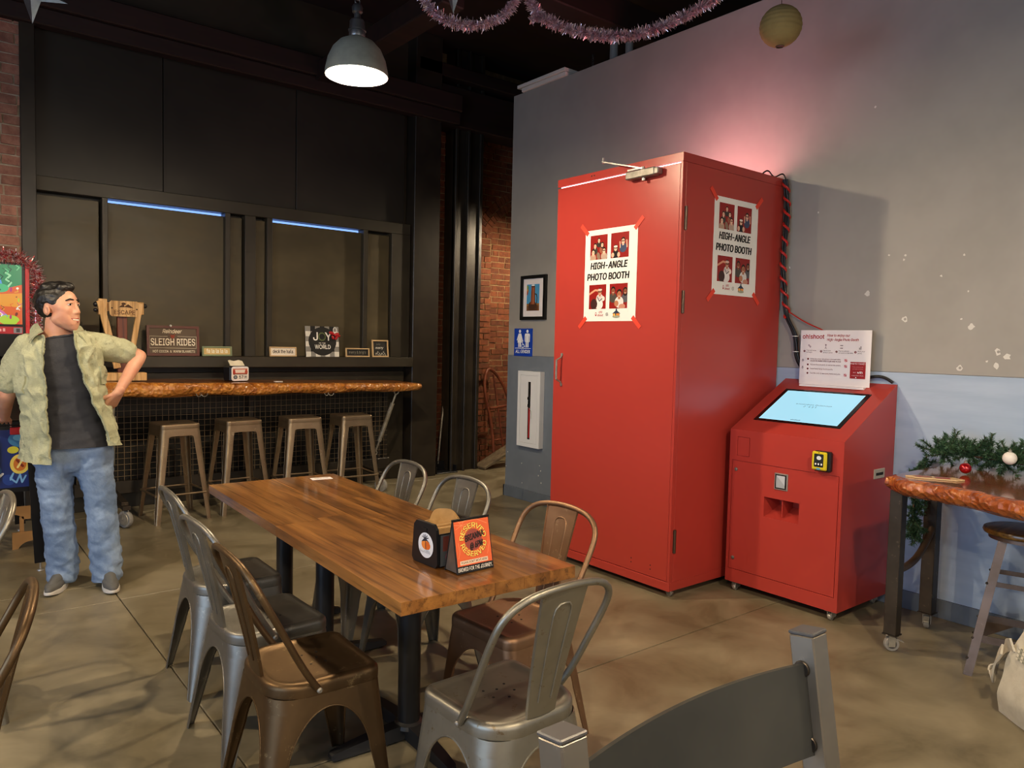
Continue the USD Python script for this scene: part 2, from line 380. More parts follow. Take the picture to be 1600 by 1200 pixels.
pm('lamp_metal', '#8c928a', .45, .35, base2='#9aa098', scale=14)
pm('lamp_socket', '#75787a', .35, .9)
pm('tin', '#9aa0a4', .3, .9, base2='#8a8f90', scale=14)
pm('pipe_grey', '#8e8e8c', .5)
pm('foam_white', '#d9d5cc', .8)
pm('ribbon_red', '#b3161e', .5)
pm('sign_brown', '#5c4a38', .6)
pm('sign_frame_red', '#5e2c22', .5)
pm('sign_sage', '#7f8a68', .6)
pm('light_frame', '#cfae80', .5)
pm('chalkboard', '#23211e', .8)
pm('pin_black', '#100f10', .3)
pm('pin_red', '#c0282c', .3)
pm('pin_blue', '#152a66', .35)
pm('cardboard', '#a87c48', .8)
pm('blue_plastic', '#1a3f9c', .4)
pm('brown_tube', '#4a3828', .5, .3)
# window-like glass pane: clear with a mirror sheen
MAT['pane_glass'] = usdkit.material(stage, '/World/Looks/pane_glass', {'f': ('fresnel', {'IOR': 1.45}), 't': ('transparent_bsdf', {}), 'g': ('glossy_bsdf', {'roughness': .02, 'color': (1, 1, 1)}), 'm': ('mix_closure', {})},
                                    [('f.fac', 'm.fac'), ('t.BSDF', 'm.closure1'), ('g.BSDF', 'm.closure2')], surface='m.closure')
emat('lamp_light', (1.0, .79, .53), LAMP)
pm('lamp_white', '#c9c2b6', .6)
emat('strip_light', (1.0, .55, .58), 3.2)
emat('booth_light', (1.0, .34, .36), 11.0)

# rough varnished bark edge of the slabs
def bark(name, a, b, c):
    n = {'g': ('geometry', {}), 'm': ('mapping', {'scale': (1, 1, 1)}), 't': ('noise_texture', {'scale': 13.0, 'detail': 6.0, 'roughness': .65, 'distortion': .8}), 'v': ('voronoi_texture', {'scale': 34.0}),
         'r': ('rgb_ramp', {'ramp': [(.3, lin(a)), (.5, lin(b)), (.72, lin(c))]}), 'ad': ('math', {'math_type': 'add'}), 'bu': ('bump', {'strength': .9, 'distance': .014}), 'p': ('principled_bsdf', {'roughness': .22, 'coat_weight': .8, 'coat_roughness': .06})}
    l = [('g.position', 'm.vector'), ('m.vector', 't.vector'), ('m.vector', 'v.vector'), ('t.fac', 'r.fac'), ('r.color', 'p.base_color'), ('t.fac', 'ad.value1'), ('v.distance', 'ad.value2'), ('ad.value', 'bu.height'), ('bu.normal', 'p.normal'), ('bu.normal', 'p.coat_normal')]
    MAT[name] = usdkit.material(stage, '/World/Looks/' + name, n, l, surface='p.BSDF')
bark('bark_gold', '#7a3c10', '#b4702a', '#d89a4c'); bark('bark_copper', '#6a2c10', '#a4521f', '#cc7c3c')
rng = random.Random(7)
# ================================================================== floor: poured slabs with sawn joints
floor = struct_x('floor', 'polished tan concrete floor with sawn joints', 'floor')
part(floor, 'joint_base', bx(-4.6, 7.2, -5, 8.6, -.08, -.008), MAT['joint_dark'], False)
g = .0028
for xa, xb, ys in ((-4.6, .875, (-5, .2, 2.4, 4.59, 4.94, 8.6)), (.875, 7.2, (-5, .2, 2.4, 4.6, 6.8, 8.6))):
    for ya, yb in zip(ys, ys[1:]):
        part(floor, 'slab', bx(xa + g, xb - g, ya + g, yb - g, -.05, 0, .002), MAT['concrete'], False)

# ================================================================== ceiling and beams
struct('ceiling', bx(-4.6, 7.2, -5, 8.6, 4.75, 4.85), MAT['ceiling_dark'], label='dark brown boarded ceiling high above the room', cat='ceiling')
def trim(name, mesh, m, label, cat_='beam'):
    return struct(name, mesh, MAT[m], label=label, cat=cat_)
trim('trim_1', cat(bx(.5, 4.7, 6.86, 7.06, 3.99, 4.17, .01), bx(.5, 4.7, 6.90, 7.02, 3.86, 3.99, .01)), 'beam_wood', 'dark beam running along the top of the black panelled wall')
trim('trim_2', bx(-4, 7, 4.5, 4.72, 4.16, 4.40, .01), 'beam_wood', 'reddish brown ceiling beam above the grey wall, just behind the tinsel')
trim('trim_3', bx(3.02, 3.22, 4.7, 6.9, 3.95, 4.12, .01), 'beam_wood', 'short brown beam running back towards the dark wall, right of the lamp')
for k, yy in enumerate((2.2, -.2, -2.6)):
    trim(f'trim_{4 + k}', bx(-4.5, 7, yy, yy + .2, 4.4, 4.62, .01), 'beam_wood', f'ceiling beam {("over the table", "over the camera", "behind the camera")[k]}')

# ================================================================== grey wall on the right
wr = struct_x('wall_right', 'grey plaster partition wall with a paler blue lower half', 'wall')
part(wr, 'upper_paint', bx(4.503, 4.63, -5, 5.72, 1.373, 3.843, .004), MAT['wall_grey'], False)
part(wr, 'lower_paint', bx(4.5025, 4.63, -5, 2.9, 0, 1.373), MAT['wall_blue'], False, label='pale whitish-blue painted lower half of the wall')
part(wr, 'lower_paint', bx(4.5025, 4.63, 2.9, 5.72, 0, 1.373), MAT['wall_slate'], False, label='slate-blue painted lower part at the left end of the wall')
chips = [(2.562, 2.368), (2.104, 2.063), (2.009, 2.055), (2.017, 2.03), (1.696, 2.035), (1.808, 1.926), (1.666, 1.835), (1.693, 1.683), (1.64, 1.641), (1.505, 1.506), (1.46, 1.481), (1.555, 1.454),
         (1.508, 1.431), (1.688, 1.413), (1.995, 1.684), (2.22, 1.839), (2.745, 2.031), (5.687, .431), (5.209, .361), (5.191, .314), (5.222, .266), (5.46, .161), (5.181, .204), (5.71, .289), (5.47, .348), (1.567, .974), (2.228, 2.951)]
for i, (yy, zz) in enumerate(chips):
    big = i in (8, 9, 10, 12, 13, 14, 15)
    r = .017 if big else .0065
    p = Polygon([(r * rng.uniform(.5, 1.2) * math.cos(a), r * rng.uniform(.6, 1.3) * math.sin(a)) for a in np.linspace(0, 2 * PI, 10, endpoint=False)])
    if i in (9, 13, 14): p = p.difference(Point(.002, .001).buffer(r * .45))
    part(wr, 'paint_chip', frame3(prism(p, .0012), (4.503, yy, zz), (0, -1, 0), (0, 0, 1)), MAT['patch_white'], False)
struct('baseboard_right', cat(bx(4.488, 4.503, -5, 5.425, 0, .105, .002), bx(4.488, 4.503, 5.428, 5.735, 0, .105, .002), bx(4.488, 4.63, 5.72, 5.735, 0, .105, .002)), MAT['base_blue'], label='dark blue-grey vinyl baseboard of the grey wall', cat='baseboard')

# ================================================================== black panelled wall at the back
wb = struct_x('wall_back', 'black painted panelled wall behind the bar', 'wall')
K, L_ = MAT['black_paint'], MAT['black_panel']
part(wb, 'backing', bx(.5, 4.40, 7.13, 7.2, 0, 4.75), K, False)
part(wb, 'upper_panel', bx(.75, 1.700, 7.06, 7.13, 2.72, 3.95, .003), MAT['upper_black_shaded'], False)
part(wb, 'upper_panel', bx(1.706, 2.9, 7.068, 7.13, 2.72, 3.95, .003), MAT['upper_black_shaded'], False)
part(wb, 'upper_panel', bx(2.906, 4.10, 7.066, 7.13, 2.72, 3.95, .003), MAT['upper_black_shaded'], False)
part(wb, 'header_rail', bx(.75, 4.15, 7.0, 7.13, 2.613, 2.727, .004), K, False)
part(wb, 'ledge', bx(.75, 4.12, 6.86, 7.13, 1.215, 1.312, .004), K, False, label='black timber ledge carrying the little signs')
part(wb, 'lower_panel', bx(.75, 4.12, 7.05, 7.13, 0, 1.16, .004), K, False)
for xa, xb in ((1.216, 1.259), (2.212, 2.258), (2.391, 2.49), (2.598, 2.649), (3.599, 3.649), (3.925, 4.15)):
    part(wb, 'stile', bx(xa, xb, 7.0, 7.13, 1.312, 2.613, .003), K, False)
for xa, xb in ((.753, 1.200), (2.262, 2.378), (2.494, 2.594), (3.653, 3.921)):
    part(wb, 'side_panel', bx(xa, xb, 7.05, 7.13, 1.312, 2.585, .003), L_, False)
emat('daylight_leak', (.22, .40, 1.0), 1.5)
for k, (xa, xb) in enumerate(((1.259, 2.212), (2.649, 3.599))):
    w = struct_x(f'window_{k + 1}', ('left', 'right')[k] + ' of the two windows boarded over by a brown-black board with daylight leaking along its top', 'window')
    part(w, 'pane', bx(xa, xb, 7.122, 7.128, 1.312, 2.613), MAT['daylight_leak'], False, label='pane lit by the daylight outside')
    part(w, 'board', bx(xa - .01, xb + .01, 7.062, 7.085, 1.312, 2.586, .006), L_, False, label='brown-black board covering the window')
# steel columns
trim('trim_7', cat(bx(.652, .753, 6.95, 7.3, 0, 4.75, .004), bx(.63, .70, 7.0, 7.3, 0, 4.75)), 'black_steel', 'dark steel column between the brick and the black panelled wall', 'column')
trim('trim_8', bx(4.164, 4.488, 6.95, 7.29, 0, 4.75, .006), 'black_steel', 'wide black steel column at the right end of the bar', 'column')
trim('trim_9', cat(bx(4.765, 5.143, 7.1, 7.13, 0, 4.75, .004), bx(4.92, 4.95, 7.05, 7.36, 0, 4.75, .004), bx(5.10, 5.143, 7.07, 7.4, 0, 4.75, .004), bx(4.765, 4.80, 7.07, 7.29, 0, 4.75, .004)), 'black_steel', 'dark steel column between the two strips of brick', 'column')
trim('trim_10', cat(bx(4.2, 7, 7.0, 7.3, 3.87, 4.3, .01), bx(4.2, 7, 6.95, 7.3, 4.36, 4.5, .01)), 'beam_wood', 'dark header beam above the brick wall at the back right')

# brick walls: every brick its own mesh on a mortar bed
def bricks(par, x0, x1, z0, z1, y, pitch, length, mat, keep=lambda cx, cz: True, seed=1, depth=.05, mj=.011):
    r = random.Random(seed); row = 0; z = z0
    while z < z1:
        x = x0 - length * r.choice((0, .5)) * (row % 2) - r.uniform(0, .04)
        while x < x1:
            ln = length * r.choice((1, 1, 1, .5)); a, b = max(x, x0), min(x + ln - mj, x1)
            if b - a > .014 and keep((a + b) / 2, z + pitch / 2):
                d = r.uniform(-.004, .006)
                m = bx(a, b, y - d, y + depth, z, z + pitch - mj)
                m.vertices += np.array([[r.uniform(-.003, .003), r.uniform(-.002, .002), r.uniform(-.003, .003)] for _ in m.vertices])
                part(par, 'brick', m, MAT[mat], False)
            x += ln
        z += pitch; row += 1
wl = struct_x('wall_back_left', 'old red brick pier at the left edge, beside the black panelled wall', 'wall')
part(wl, 'mortar', bx(-1.5, .66, 6.985, 7.2, 0, 4.75), MAT['mortar'], False)
bricks(wl, -.42, .655, 1.55, 4.0, 6.975, .0765, .215, 'brick', seed=3)
ws = struct_x('wall_back_middle', 'narrow strip of old brick between two dark steel columns', 'wall')
part(ws, 'mortar', bx(4.4, 5.16, 7.31, 7.5, 0, 4.75), MAT['mortar_warm'], False)
bricks(ws, 4.70, 4.93, .02, 3.9, 7.30, .072, .21, 'brick_brown', seed=5)
wa = struct_x('wall_back_right', 'old brick wall with a bricked-up arch beside the grey wall', 'wall')
AC, AZ = 6.2, 2.43
part(wa, 'mortar', cat(bx(5.13, 5.53, 7.41, 7.6, 0, 4.75), bx(5.53, 7.2, 7.505, 7.7, 0, 4.75), bx(5.53, 7.2, 7.41, 7.6, 3.43, 4.75)), MAT['mortar_warm'], False)
ringpoly = Point(AC, AZ).buffer(1.005, quad_segs=24).difference(Point(AC, AZ).buffer(.80, quad_segs=24)).intersection(sbox(5.13, 2.7, 6.4, 3.5))
fill = sbox(5.53, 2.2, 7.2, 3.44).difference(Point(AC, AZ).buffer(.80, quad_segs=24)).difference(sbox(5.0, 0, 9, 2.43))
part(wa, 'mortar', frame3(prism(fill, .1), (0, 7.505, 0), (1, 0, 0), (0, 0, 1)), MAT['mortar_warm'], False)
inR = lambda x, z, R: (x - AC) ** 2 + (z - AZ) ** 2 < R * R
bricks(wa, 5.14, 5.535, 0.02, 2.85, 7.40, .072, .21, 'brick_brown', seed=11)
bricks(wa, 5.14, 6.02, 2.852, 3.88, 7.40, .072, .21, 'brick_brown', keep=lambda x, z: not inR(x, z, .985), seed=13)
bricks(wa, 5.53, 6.02, 0.05, 3.25, 7.50, .072, .21, 'brick_brown', keep=lambda x, z: z < 2.80 or inR(x, z, .80), seed=12, depth=.02)
for ra, rb in ((.805, .898), (.908, 1.0)):
    for k in range(22):
        a0 = math.radians(153 - k * 4.1); a1 = a0 - math.radians(3.5)
        q = [(AC + r_ * math.cos(a), AZ + r_ * math.sin(a)) for r_, a in ((ra, a0), (rb, a0), (rb, a1), (ra, a1))]
        if min(p[0] for p in q) < 5.14: continue
        part(wa, 'brick', frame3(prism(Polygon(q), .06), (0, 7.455, 0), (1, 0, 0), (0, 0, 1)), MAT['brick_brown'], False)

# the rest of the room, out of the picture: it closes the room so that metal and varnish have something to mirror
struct('wall_left', cat(bx(-4.7, -4.6, -5, 8.6, 0, .55), bx(-4.7, -4.6, -5, 8.6, 2.95, 4.85), bx(-4.7, -4.6, -5, -1, .55, 2.95), bx(-4.7, -4.6, 3.4, 8.6, .55, 2.95)), MAT['brick'], label='brick wall with tall windows, left of the picture', cat='wall')
struct('wall_front', cat(bx(-4.7, 7.2, -5.2, -5.1, 0, .6), bx(-4.7, 7.2, -5.2, -5.1, 3.2, 4.85), bx(-4.7, -1.4, -5.2, -5.1, .6, 3.2), bx(3.8, 7.2, -5.2, -5.1, .6, 3.2)), MAT['wall_grey'], label='street front behind the camera', cat='wall')
struct('wall_back_end', bx(-4.6, .4, 7.2, 7.3, 0, 4.85), MAT['brick'], label='brick wall left of the pinball machine', cat='wall')
struct('wall_far_right', bx(7.0, 7.2, -5, 8.6, 0, 4.85), MAT['ceiling_dark'], label='dark wall behind the grey partition', cat='wall')

# ================================================================== things on top of and behind the grey wall
single('foam_board', 'white foam board lying on top of the grey wall, upper of the two', 'board', bx(4.47, 4.70, 4.97, 5.63, 3.882, 3.912, .003), MAT['foam_white'], group='foam boards on the grey wall')
single('foam_board', 'white foam board lying on the grey wall under another board', 'board', bx(4.485, 4.70, 4.97, 5.58, 3.8435, 3.879, .003), MAT['foam_white'], group='foam boards on the grey wall')
for y_, r_, zt in ((4.68, .036, 4.75), (4.50, .033, 4.06)):
    p = thing('pipe', ('thick grey pipe rising behind the grey wall to the ceiling' if zt > 4.5 else 'short grey pipe end just right of the tall pipe above the wall'), 'pipe', (4.78, y_, 0))
    part(p, 'tube', cyl(r_, 0, zt, 20, .004), MAT['pipe_grey'])
    part(p, 'coupling', cyl(r_ + .008, 3.2, 3.3, 20, .004), MAT['pipe_grey'])
# ================================================================== red photo booth
RED = MAT['booth_red']
bt = thing('photo_booth', 'tall red steel photo booth with posters, on small casters against the grey wall', 'photo booth', (3.45, 2.80, 0))
# local frame: x 0..1.04 towards the wall, y 0..1.07 towards the back of the room
part(bt, 'base', bx(0, 1.04, 0, 1.07, .045, .10, .003), RED)
part(bt, 'right_panel', bx(.0325, 1.04, 0, .03, .10, 2.5595, .002), RED)
part(bt, 'left_panel', bx(.03, 1.04, 1.04, 1.07, .10, 2.555, .003), RED)
part(bt, 'back_panel', bx(1.015, 1.04, .03, 1.04, .10, 2.555), RED)
cap = m3.Manifold.cube((1.04, 1.07, .05)) - m3.Manifold.cube((.94, .97, .2)).translate((.05, .05, -.05))
part(bt, 'top_rim', mv(man(cap), (0, 0, 2.560)), RED)
part(bt, 'corner_post', bx(0, .031, 0, .0172, .10, 2.5595, .0015), RED)
part(bt, 'inner_post', bx(.029, .05, .01, .035, .10, 2.5595), RED, False)
part(bt, 'inner_lining', cat(bx(1.0, 1.012, .03, 1.04, .1, 2.55), bx(.04, 1.0, .032, .04, .1, 2.55), bx(.04, 1.0, 1.03, 1.038, .1, 2.55)), MAT['booth_inside'], False)
door = part(bt, 'door', bx(0, .028, .019, 1.068, .104, 2.5495, .0015), RED)
dh = [(-.004, .985, 1.43), (-.008, .985, 1.405), (-.045, .99, 1.385), (-.045, .99, 1.255), (-.008, .985, 1.235), (-.004, .985, 1.21)]
part(door, 'handle', cat(tube([dh[0], dh[1], dh[2]], .006, 8), tube([dh[2], dh[3]], .0075, 8), tube([dh[3], dh[4], dh[5]], .006, 8), mv(cyl(.011, 0, .004, 14), (0, .985, 1.423), ry=-PI / 2), mv(cyl(.011, 0, .004, 14), (0, .985, 1.217), ry=-PI / 2)), MAT['steel_satin'], label='worn steel pull handle')
part(door, 'screw_hole', cat(*[mv(cyl(.004, 0, .0012, 10), (0.0003, y, z), ry=-PI / 2) for y, z in ((.30, .155), (.30, .18), (.145, .148), (.145, .172))]), MAT['dark_gap'], False, kind='stuff')
part(bt, 'screw_hole', cat(*[mv(cyl(.005, 0, .0012, 10), (0.0003, y, 2.588), ry=-PI / 2) for y in (.72, .745)]), MAT['dark_gap'], False, kind='stuff')
for za, zb in ((2.17, 2.305), (1.69, 1.822), (.276, .414)):
    h = part(bt, 'hinge', cat(mv(cyl(.0085, za, zb, 12, .001), (.033, -.006, 0)), bx(.024, .048, -.002, .001, za, zb)), MAT['hinge_bronze'], label='dull bronze hinge')
part(bt, 'light_strip', bx(.012, .022, .02, 1.05, 2.5505, 2.5590), MAT['strip_light'], False, label='pinkish white light glowing through the gap above the door')
cl = part(bt, 'door_closer', cat(bx(-.055, 0, .17, .40, 2.50, 2.548, .006), bx(-.05, -.005, .145, .18, 2.505, 2.543, .004)), MAT['steel_satin'], label='grey steel door closer')
part(cl, 'closer_knob', mv(cyl(.012, -.02, 0, 14, .002), (-.03, .27, 2.50)), MAT['steel_bright'])
part(cl, 'closer_arm', cat(beam((-.03, .28, 2.556), (-.045, .60, 2.645), .024, .008), mv(cyl(.013, 2.546, 2.565, 14), (-.03, .28, 0)), bx(-.035, .0, .30, .40, 2.556, 2.566), seg((-.045, .60, 2.635), (-.045, .60, 2.672), .007)), MAT['steel_bright'], label='bright steel closer arm sticking out past the rim')
lampb = part(bt, 'booth_lamp', bx(.42, .97, .07, .72, 2.572, 2.584), MAT['booth_light'], False, label='red lit panel inside the open-topped booth')
for x_, y_ in ((.06, .06), (.06, 1.0), (.98, .06), (.98, 1.0)):
    c = part(bt, 'caster', cat(mv(cyl(.022, -.011, .011, 16, .003), (x_, y_ - .02, .022), ry=PI / 2), bx(x_ - .015, x_ + .015, y_ - .03, y_ + .01, .036, .046)), MAT['steel_satin'])
struct_cable = [(4.455, 2.775, 2.60), (4.47, 2.765, 2.45), (4.46, 2.76, 2.25), (4.455, 2.765, 2.05), (4.465, 2.75, 1.85), (4.468, 2.725, 1.70), (4.470, 2.665, 1.58), (4.472, 2.655, 1.48), (4.472, 2.61, 1.38), (4.474, 2.55, 1.325)]
cb = thing('cable_bundle', 'bundle of black and red cables running down between booth and wall', 'cables')
for j in range(4):
    a = j * PI / 2
    part(cb, 'cable', tube(spline([(x + .008 * math.cos(a + i), y + .012 * math.sin(a + i * 1.1), z) for i, (x, y, z) in enumerate(struct_cable)], 60), .007, 8), MAT['cable_black'])
core = spline(struct_cable[:6], 200)
hel = np.array([p + .0165 * np.array([math.cos(i * .33), math.sin(i * .33), 0]) for i, p in enumerate(core)])
part(cb, 'red_wrap', tube(hel, .0085, 6, squash=(1, 1)), MAT['cable_red'], label='red cable wound around the bundle')
for k in (6, 7): 
    x, y, z = struct_cable[k]
    part(cb, 'cable_tie', mv(trimesh.creation.torus(.018, .003, 16, 6), (x, y, z)), MAT['white_paper'])
part(cb, 'thin_cable', tube(spline([(4.475, 2.72, 1.74), (4.482, 2.58, 1.66), (4.482, 2.45, 1.60), (4.482, 2.35, 1.5)], 24), .004, 6), MAT['cable_red'])
part(cb, 'loose_cable', cat(tube(spline([(4.47, 2.20, 1.325), (4.474, 2.13, 1.345), (4.478, 2.07, 1.335), (4.482, 2.035, 1.312)], 24), .009, 8)), MAT['cable_black'])
part(cb, 'loop', tube(spline([(4.30, 2.86, 2.612), (4.36, 2.84, 2.65), (4.42, 2.83, 2.62), (4.46, 2.80, 2.64), (4.47, 2.78, 2.60)], 24), .005, 6), MAT['cable_black'])

# ------------------------------------------------------------------ posters: printed portraits are made-up groups of people
def person_print(cx, cy, s, skin, hair, shirt, shades=False, hat=None, long_=False):
    s *= 1.3; cy -= .12 * s
    it = [(ell(cx, cy - 1.55 * s, 1.15 * s, 1.1 * s), shirt), (sbox(cx - .3 * s, cy - 1.0 * s, cx + .3 * s, cy - .4 * s), skin)]
    if long_: it.append((ell(cx, cy - .1 * s, .78 * s, 1.0 * s), hair))
    it += [(ell(cx, cy + .18 * s, .66 * s, .78 * s), hair), (ell(cx, cy - .08 * s, .55 * s, .66 * s), skin),
           (stroke([(cx - .26 * s, cy - .38 * s), (cx, cy - .45 * s), (cx + .26 * s, cy - .36 * s)], .09 * s), '#f0e2d8')]
    if shades: it += [(ell(cx - .25 * s, cy + .05 * s, .2 * s, .15 * s), '#15100f'), (ell(cx + .25 * s, cy + .05 * s, .2 * s, .15 * s), '#15100f'), (sbox(cx - .5 * s, cy + .04 * s, cx + .5 * s, cy + .09 * s), '#15100f')]
    else: it += [(ell(cx - .2 * s, cy + .05 * s, .09 * s, .05 * s), '#20140f'), (ell(cx + .2 * s, cy + .05 * s, .09 * s, .05 * s), '#20140f')]
    if hat: it.append((ell(cx, cy + .48 * s, .7 * s, .26 * s), hat))
    return it
def clip(items, r):
    out = []
    for g_, c in items:
        q = g_.buffer(0).intersection(r)
        if q.area > 0: out.append((q, c))
    return out
def portrait(k, w, h):
    r = sbox(0, 0, w, h); it = [(r, '#8e1613')]
    S = '#e2b59a'; B = '#1a1210'
    if k == 0:
        for a in ((.5, .80, .085, S, B, '#33302c'), (.28, .58, .10, S, B, '#3a3832'), (.70, .60, .10, S, B, '#9a5a44', False, None, True), (.18, .32, .115, S, B, '#b99a84'), (.82, .36, .115, S, B, '#b9a090', True)):
            it += person_print(a[0] * w, a[1] * h, a[2] * h, *a[3:])
        it += [(ell(.5 * w, .14 * h, .1 * w, .16 * h, 20), '#8a7460')]
    elif k == 1:
        it += person_print(.68 * w, .66 * h, .13 * h, S, B, '#3b4866', True) + [(stroke([(.52 * w, .4 * h), (.5 * w, .62 * h)], .06 * h), S), (stroke([(.9 * w, .4 * h), (.88 * w, .66 * h)], .06 * h), S)]
        it += person_print(.27 * w, .40 * h, .12 * h, S, B, '#15141a', True, '#e8e2dc', True) + [(ell(.12 * w, .12 * h, .08 * w, .1 * h), S), (ell(.45 * w, .12 * h, .08 * w, .1 * h), S)]
    elif k == 2:
        D = '#b9795a'
        it += person_print(.64 * w, .72 * h, .14 * h, D, '#2a1a14', '#cfc8c6', True, '#d8b8b0') + [(stroke([(.02 * w, .62 * h), (.36 * w, .78 * h), (.52 * w, .76 * h)], .08 * h), '#d39a7c')]
        it += [(ell(.6 * w, .18 * h, .24 * w, .2 * h), '#e6e2e0'), (ell(.84 * w, .42 * h, .1 * w, .1 * h), '#e9dcd2'), (stroke([(.5 * w, .5 * h), (.62 * w, .32 * h), (.78 * w, .42 * h)], .03 * h), '#1b2030'), (ell(.3 * w, .2 * h, .2 * w, .22 * h), '#3a2220')]
    else:
        D = '#8a5138'
        it += person_print(.2 * w, .74 * h, .14 * h, D, '#120c0a', '#4a4640') + person_print(.88 * w, .70 * h, .13 * h, D, '#120c0a', '#56565c', False, None, True)
        it += person_print(.55 * w, .60 * h, .16 * h, '#a96c4c', '#1a100c', '#d8d4d2') + [(ell(.4 * w, .2 * h, .12 * w, .12 * h), '#b77a5a'), (ell(.72 * w, .08 * h, .18 * w, .1 * h), '#c48a74')]
    return clip(it, r)
def poster(label, o, u, w, h):
    """o: lower left corner; u: reading direction"""
    u = np.array(u, float); v = np.array([0, 0, 1.]); nrm = np.cross(u, v)
    t = thing('poster', label, 'poster', o, 0, 'posters taped to the booth')
    part(t, 'paper', frame3(bx(0, w, 0, h, 0, .0012), nrm * .0006, u, v), MAT['white_paper'], False)
    L0 = .0022
    pw, ph = .335 * w, .265 * h
    for k, (fx, fy) in enumerate(((.105, .675), (.51, .675), (.105, .135), (.51, .135))):
        printed(t, 'photo_print', portrait(k, pw, ph), np.array(u) * fx * w + v * fy * h, u, v, lift=L0, step=.00003, label=('photo of four friends crowding together on red', 'photo of two friends posing in sunglasses', 'photo of one person posing with a hand raised', 'photo of a child between two adults')[k])
    it = []
    for q in (-.0016, 0, .0016): it += [(txt('HIGH-ANGLE', .070 * h, .47 * w + q, .572 * h, bold=True, width=.70 * w, shear=.14), '#111111'), (txt('PHOTO BOOTH', .070 * h, .46 * w + q, .452 * h, bold=True, width=.80 * w, shear=.10), '#111111')]
    printed(t, 'lettering', it, (0, 0, 0), u, v, lift=L0)
    lg = [(txt('oh!', .026 * h, .34 * w, .088 * h, bold=True), '#a83038'), (txt('shoot', .024 * h, .34 * w, .055 * h, bold=True), '#a83038'),
          (ell(.25 * w, .078 * h, .016 * w, .022 * h), '#a83038'), (ell(.25 * w, .082 * h, .009 * w, .012 * h), '#f0ece8'), (txt('@', .032 * h, .47 * w, .062 * h), '#6a6660')]
    cx, cy = .65 * w, .07 * h
    lg += [(poly((cx - .075 * w, cy + .01 * h), (cx, cy + .05 * h), (cx + .075 * w, cy + .01 * h)), '#27384e'), (sbox(cx - .012 * w, cy + .03 * h, cx + .012 * w, cy + .062 * h), '#27384e'),
           (sbox(cx - .06 * w, cy - .015 * h, cx + .06 * w, cy + .012 * h), '#e08a30'), (sbox(cx - .02 * w, cy - .015 * h, cx + .0 * w, cy + .012 * h), '#3c4a55'), (ell(cx, cy - .022 * h, .07 * w, .014 * h), '#9aa08c'), (ell(cx - .03 * w, cy - .004 * h, .013 * w, .016 * h), '#f0c060')]
    printed(t, 'logo_row', lg, (0, 0, 0), u, v, lift=L0)
    for cxx, cyy, s in ((0, 1, 135), (1, 1, 45), (0, 0, 225), (1, 0, -45)):
        c = u * w * cxx + v * h * cyy; a = math.radians(s)
        d = u * math.cos(a) + v * math.sin(a); e = np.cross(nrm, d)
        part(t, 'tape', frame3(bx(-.035, .058, -.014, .014, 0, .0006), c + nrm * .0024 + (0, 0, 0), d, e), MAT['tape_red'], False, label='strip of red tape')
    return t
poster('white photo booth poster taped to the left face of the red booth', (3.45, 3.583, 1.647), (0, -1, 0), .455, .588)
poster('white photo booth poster taped to the right face of the red booth', (3.752, 2.80, 1.819), (1, 0, 0), .450, .588)

# ================================================================== red touch-screen kiosk
kx0, ky0, ky1 = 3.91, 2.013, 2.735
kk = thing('photo_kiosk', 'red sloping touch-screen kiosk on casters beside the tall booth', 'kiosk', (kx0, ky0, 0))
Wd, Dp, zl, zt, zb = ky1 - ky0, .585, 1.0, 1.302, .058       # width (y), depth (x), lip, top, underside
prof = Polygon([(0, zb), (Dp, zb), (Dp, zt), (0, zl)])
body = m3.Manifold.extrude(m3.CrossSection([list(prof.exterior.coords)[:-1]]), Wd)
# x,z profile extruded along y:  (X,Y,Z)->(X,Z,Y)
bm = man(body); bm = trimesh.Trimesh(bm.vertices[:, [0, 2, 1]], bm.faces[:, ::-1], process=False)
def mani(t): return m3.Manifold(m3.Mesh(np.asarray(t.vertices, np.float32), np.asarray(t.faces, np.uint32)))
B = mani(trimesh.Trimesh(bm.vertices, bm.faces))
ry0, ry1, rz0, rz1 = .242, .478, .488, .621                   # printer tray recess (local y, z)
tray = mani(trimesh.Trimesh(**dict(zip(('vertices', 'faces'), (np.array([[-.03, ry0, rz0], [-.03, ry1, rz0], [-.03, ry1, rz1], [-.03, ry0, rz1], [.13, ry0 + .03, rz0 + .075], [.13, ry1 - .03, rz0 + .075], [.13, ry1 - .03, rz1 + .0], [.13, ry0 + .03, rz1 + .0]]), np.array([[0, 2, 1], [0, 3, 2], [4, 5, 6], [4, 6, 7], [0, 1, 5], [0, 5, 4], [3, 7, 6], [3, 6, 2], [0, 4, 7], [0, 7, 3], [1, 2, 6], [1, 6, 5]]))))))
B = B - tray
dy0, dy1, dz0, dz1 = .019, .703, .138, .812
def groove(y0, y1, z0, z1, w=.004, d=.006):
    o = m3.Manifold.cube((d * 2, y1 - y0, z1 - z0)).translate((-d, y0, z0)); i = m3.Manifold.cube((d * 4, y1 - y0 - 2 * w, z1 - z0 - 2 * w)).translate((-d * 2, y0 + w, z0 + w))
    return o - i
B = B - groove(dy0, dy1, dz0, dz1) - groove(.583, .670, .841, .958, .003)
part(kk, 'body', man(B), RED)
part(kk, 'tray_divider', bx(.012, .12, (ry0 + ry1) / 2 - .003, (ry0 + ry1) / 2 + .003, rz0 + .03, rz1), RED, False)
su = np.array([0, -1., 0]); sv = np.array([Dp, 0, zt - zl]); sv /= np.linalg.norm(sv); sn = np.cross(su, sv)
def onslope(x, y): return np.array([x, y, zl + x / Dp * (zt - zl)])
s0 = onslope(.112, .640); sw, sh = .552, np.linalg.norm(onslope(.464, 0) - onslope(.112, 0))
scr = part(kk, 'screen', frame3(bx(0, sw, 0, sh, -.004, .003, .001), s0, su, sv), MAT['screen_black'], False, label='black bezel of the touch screen')
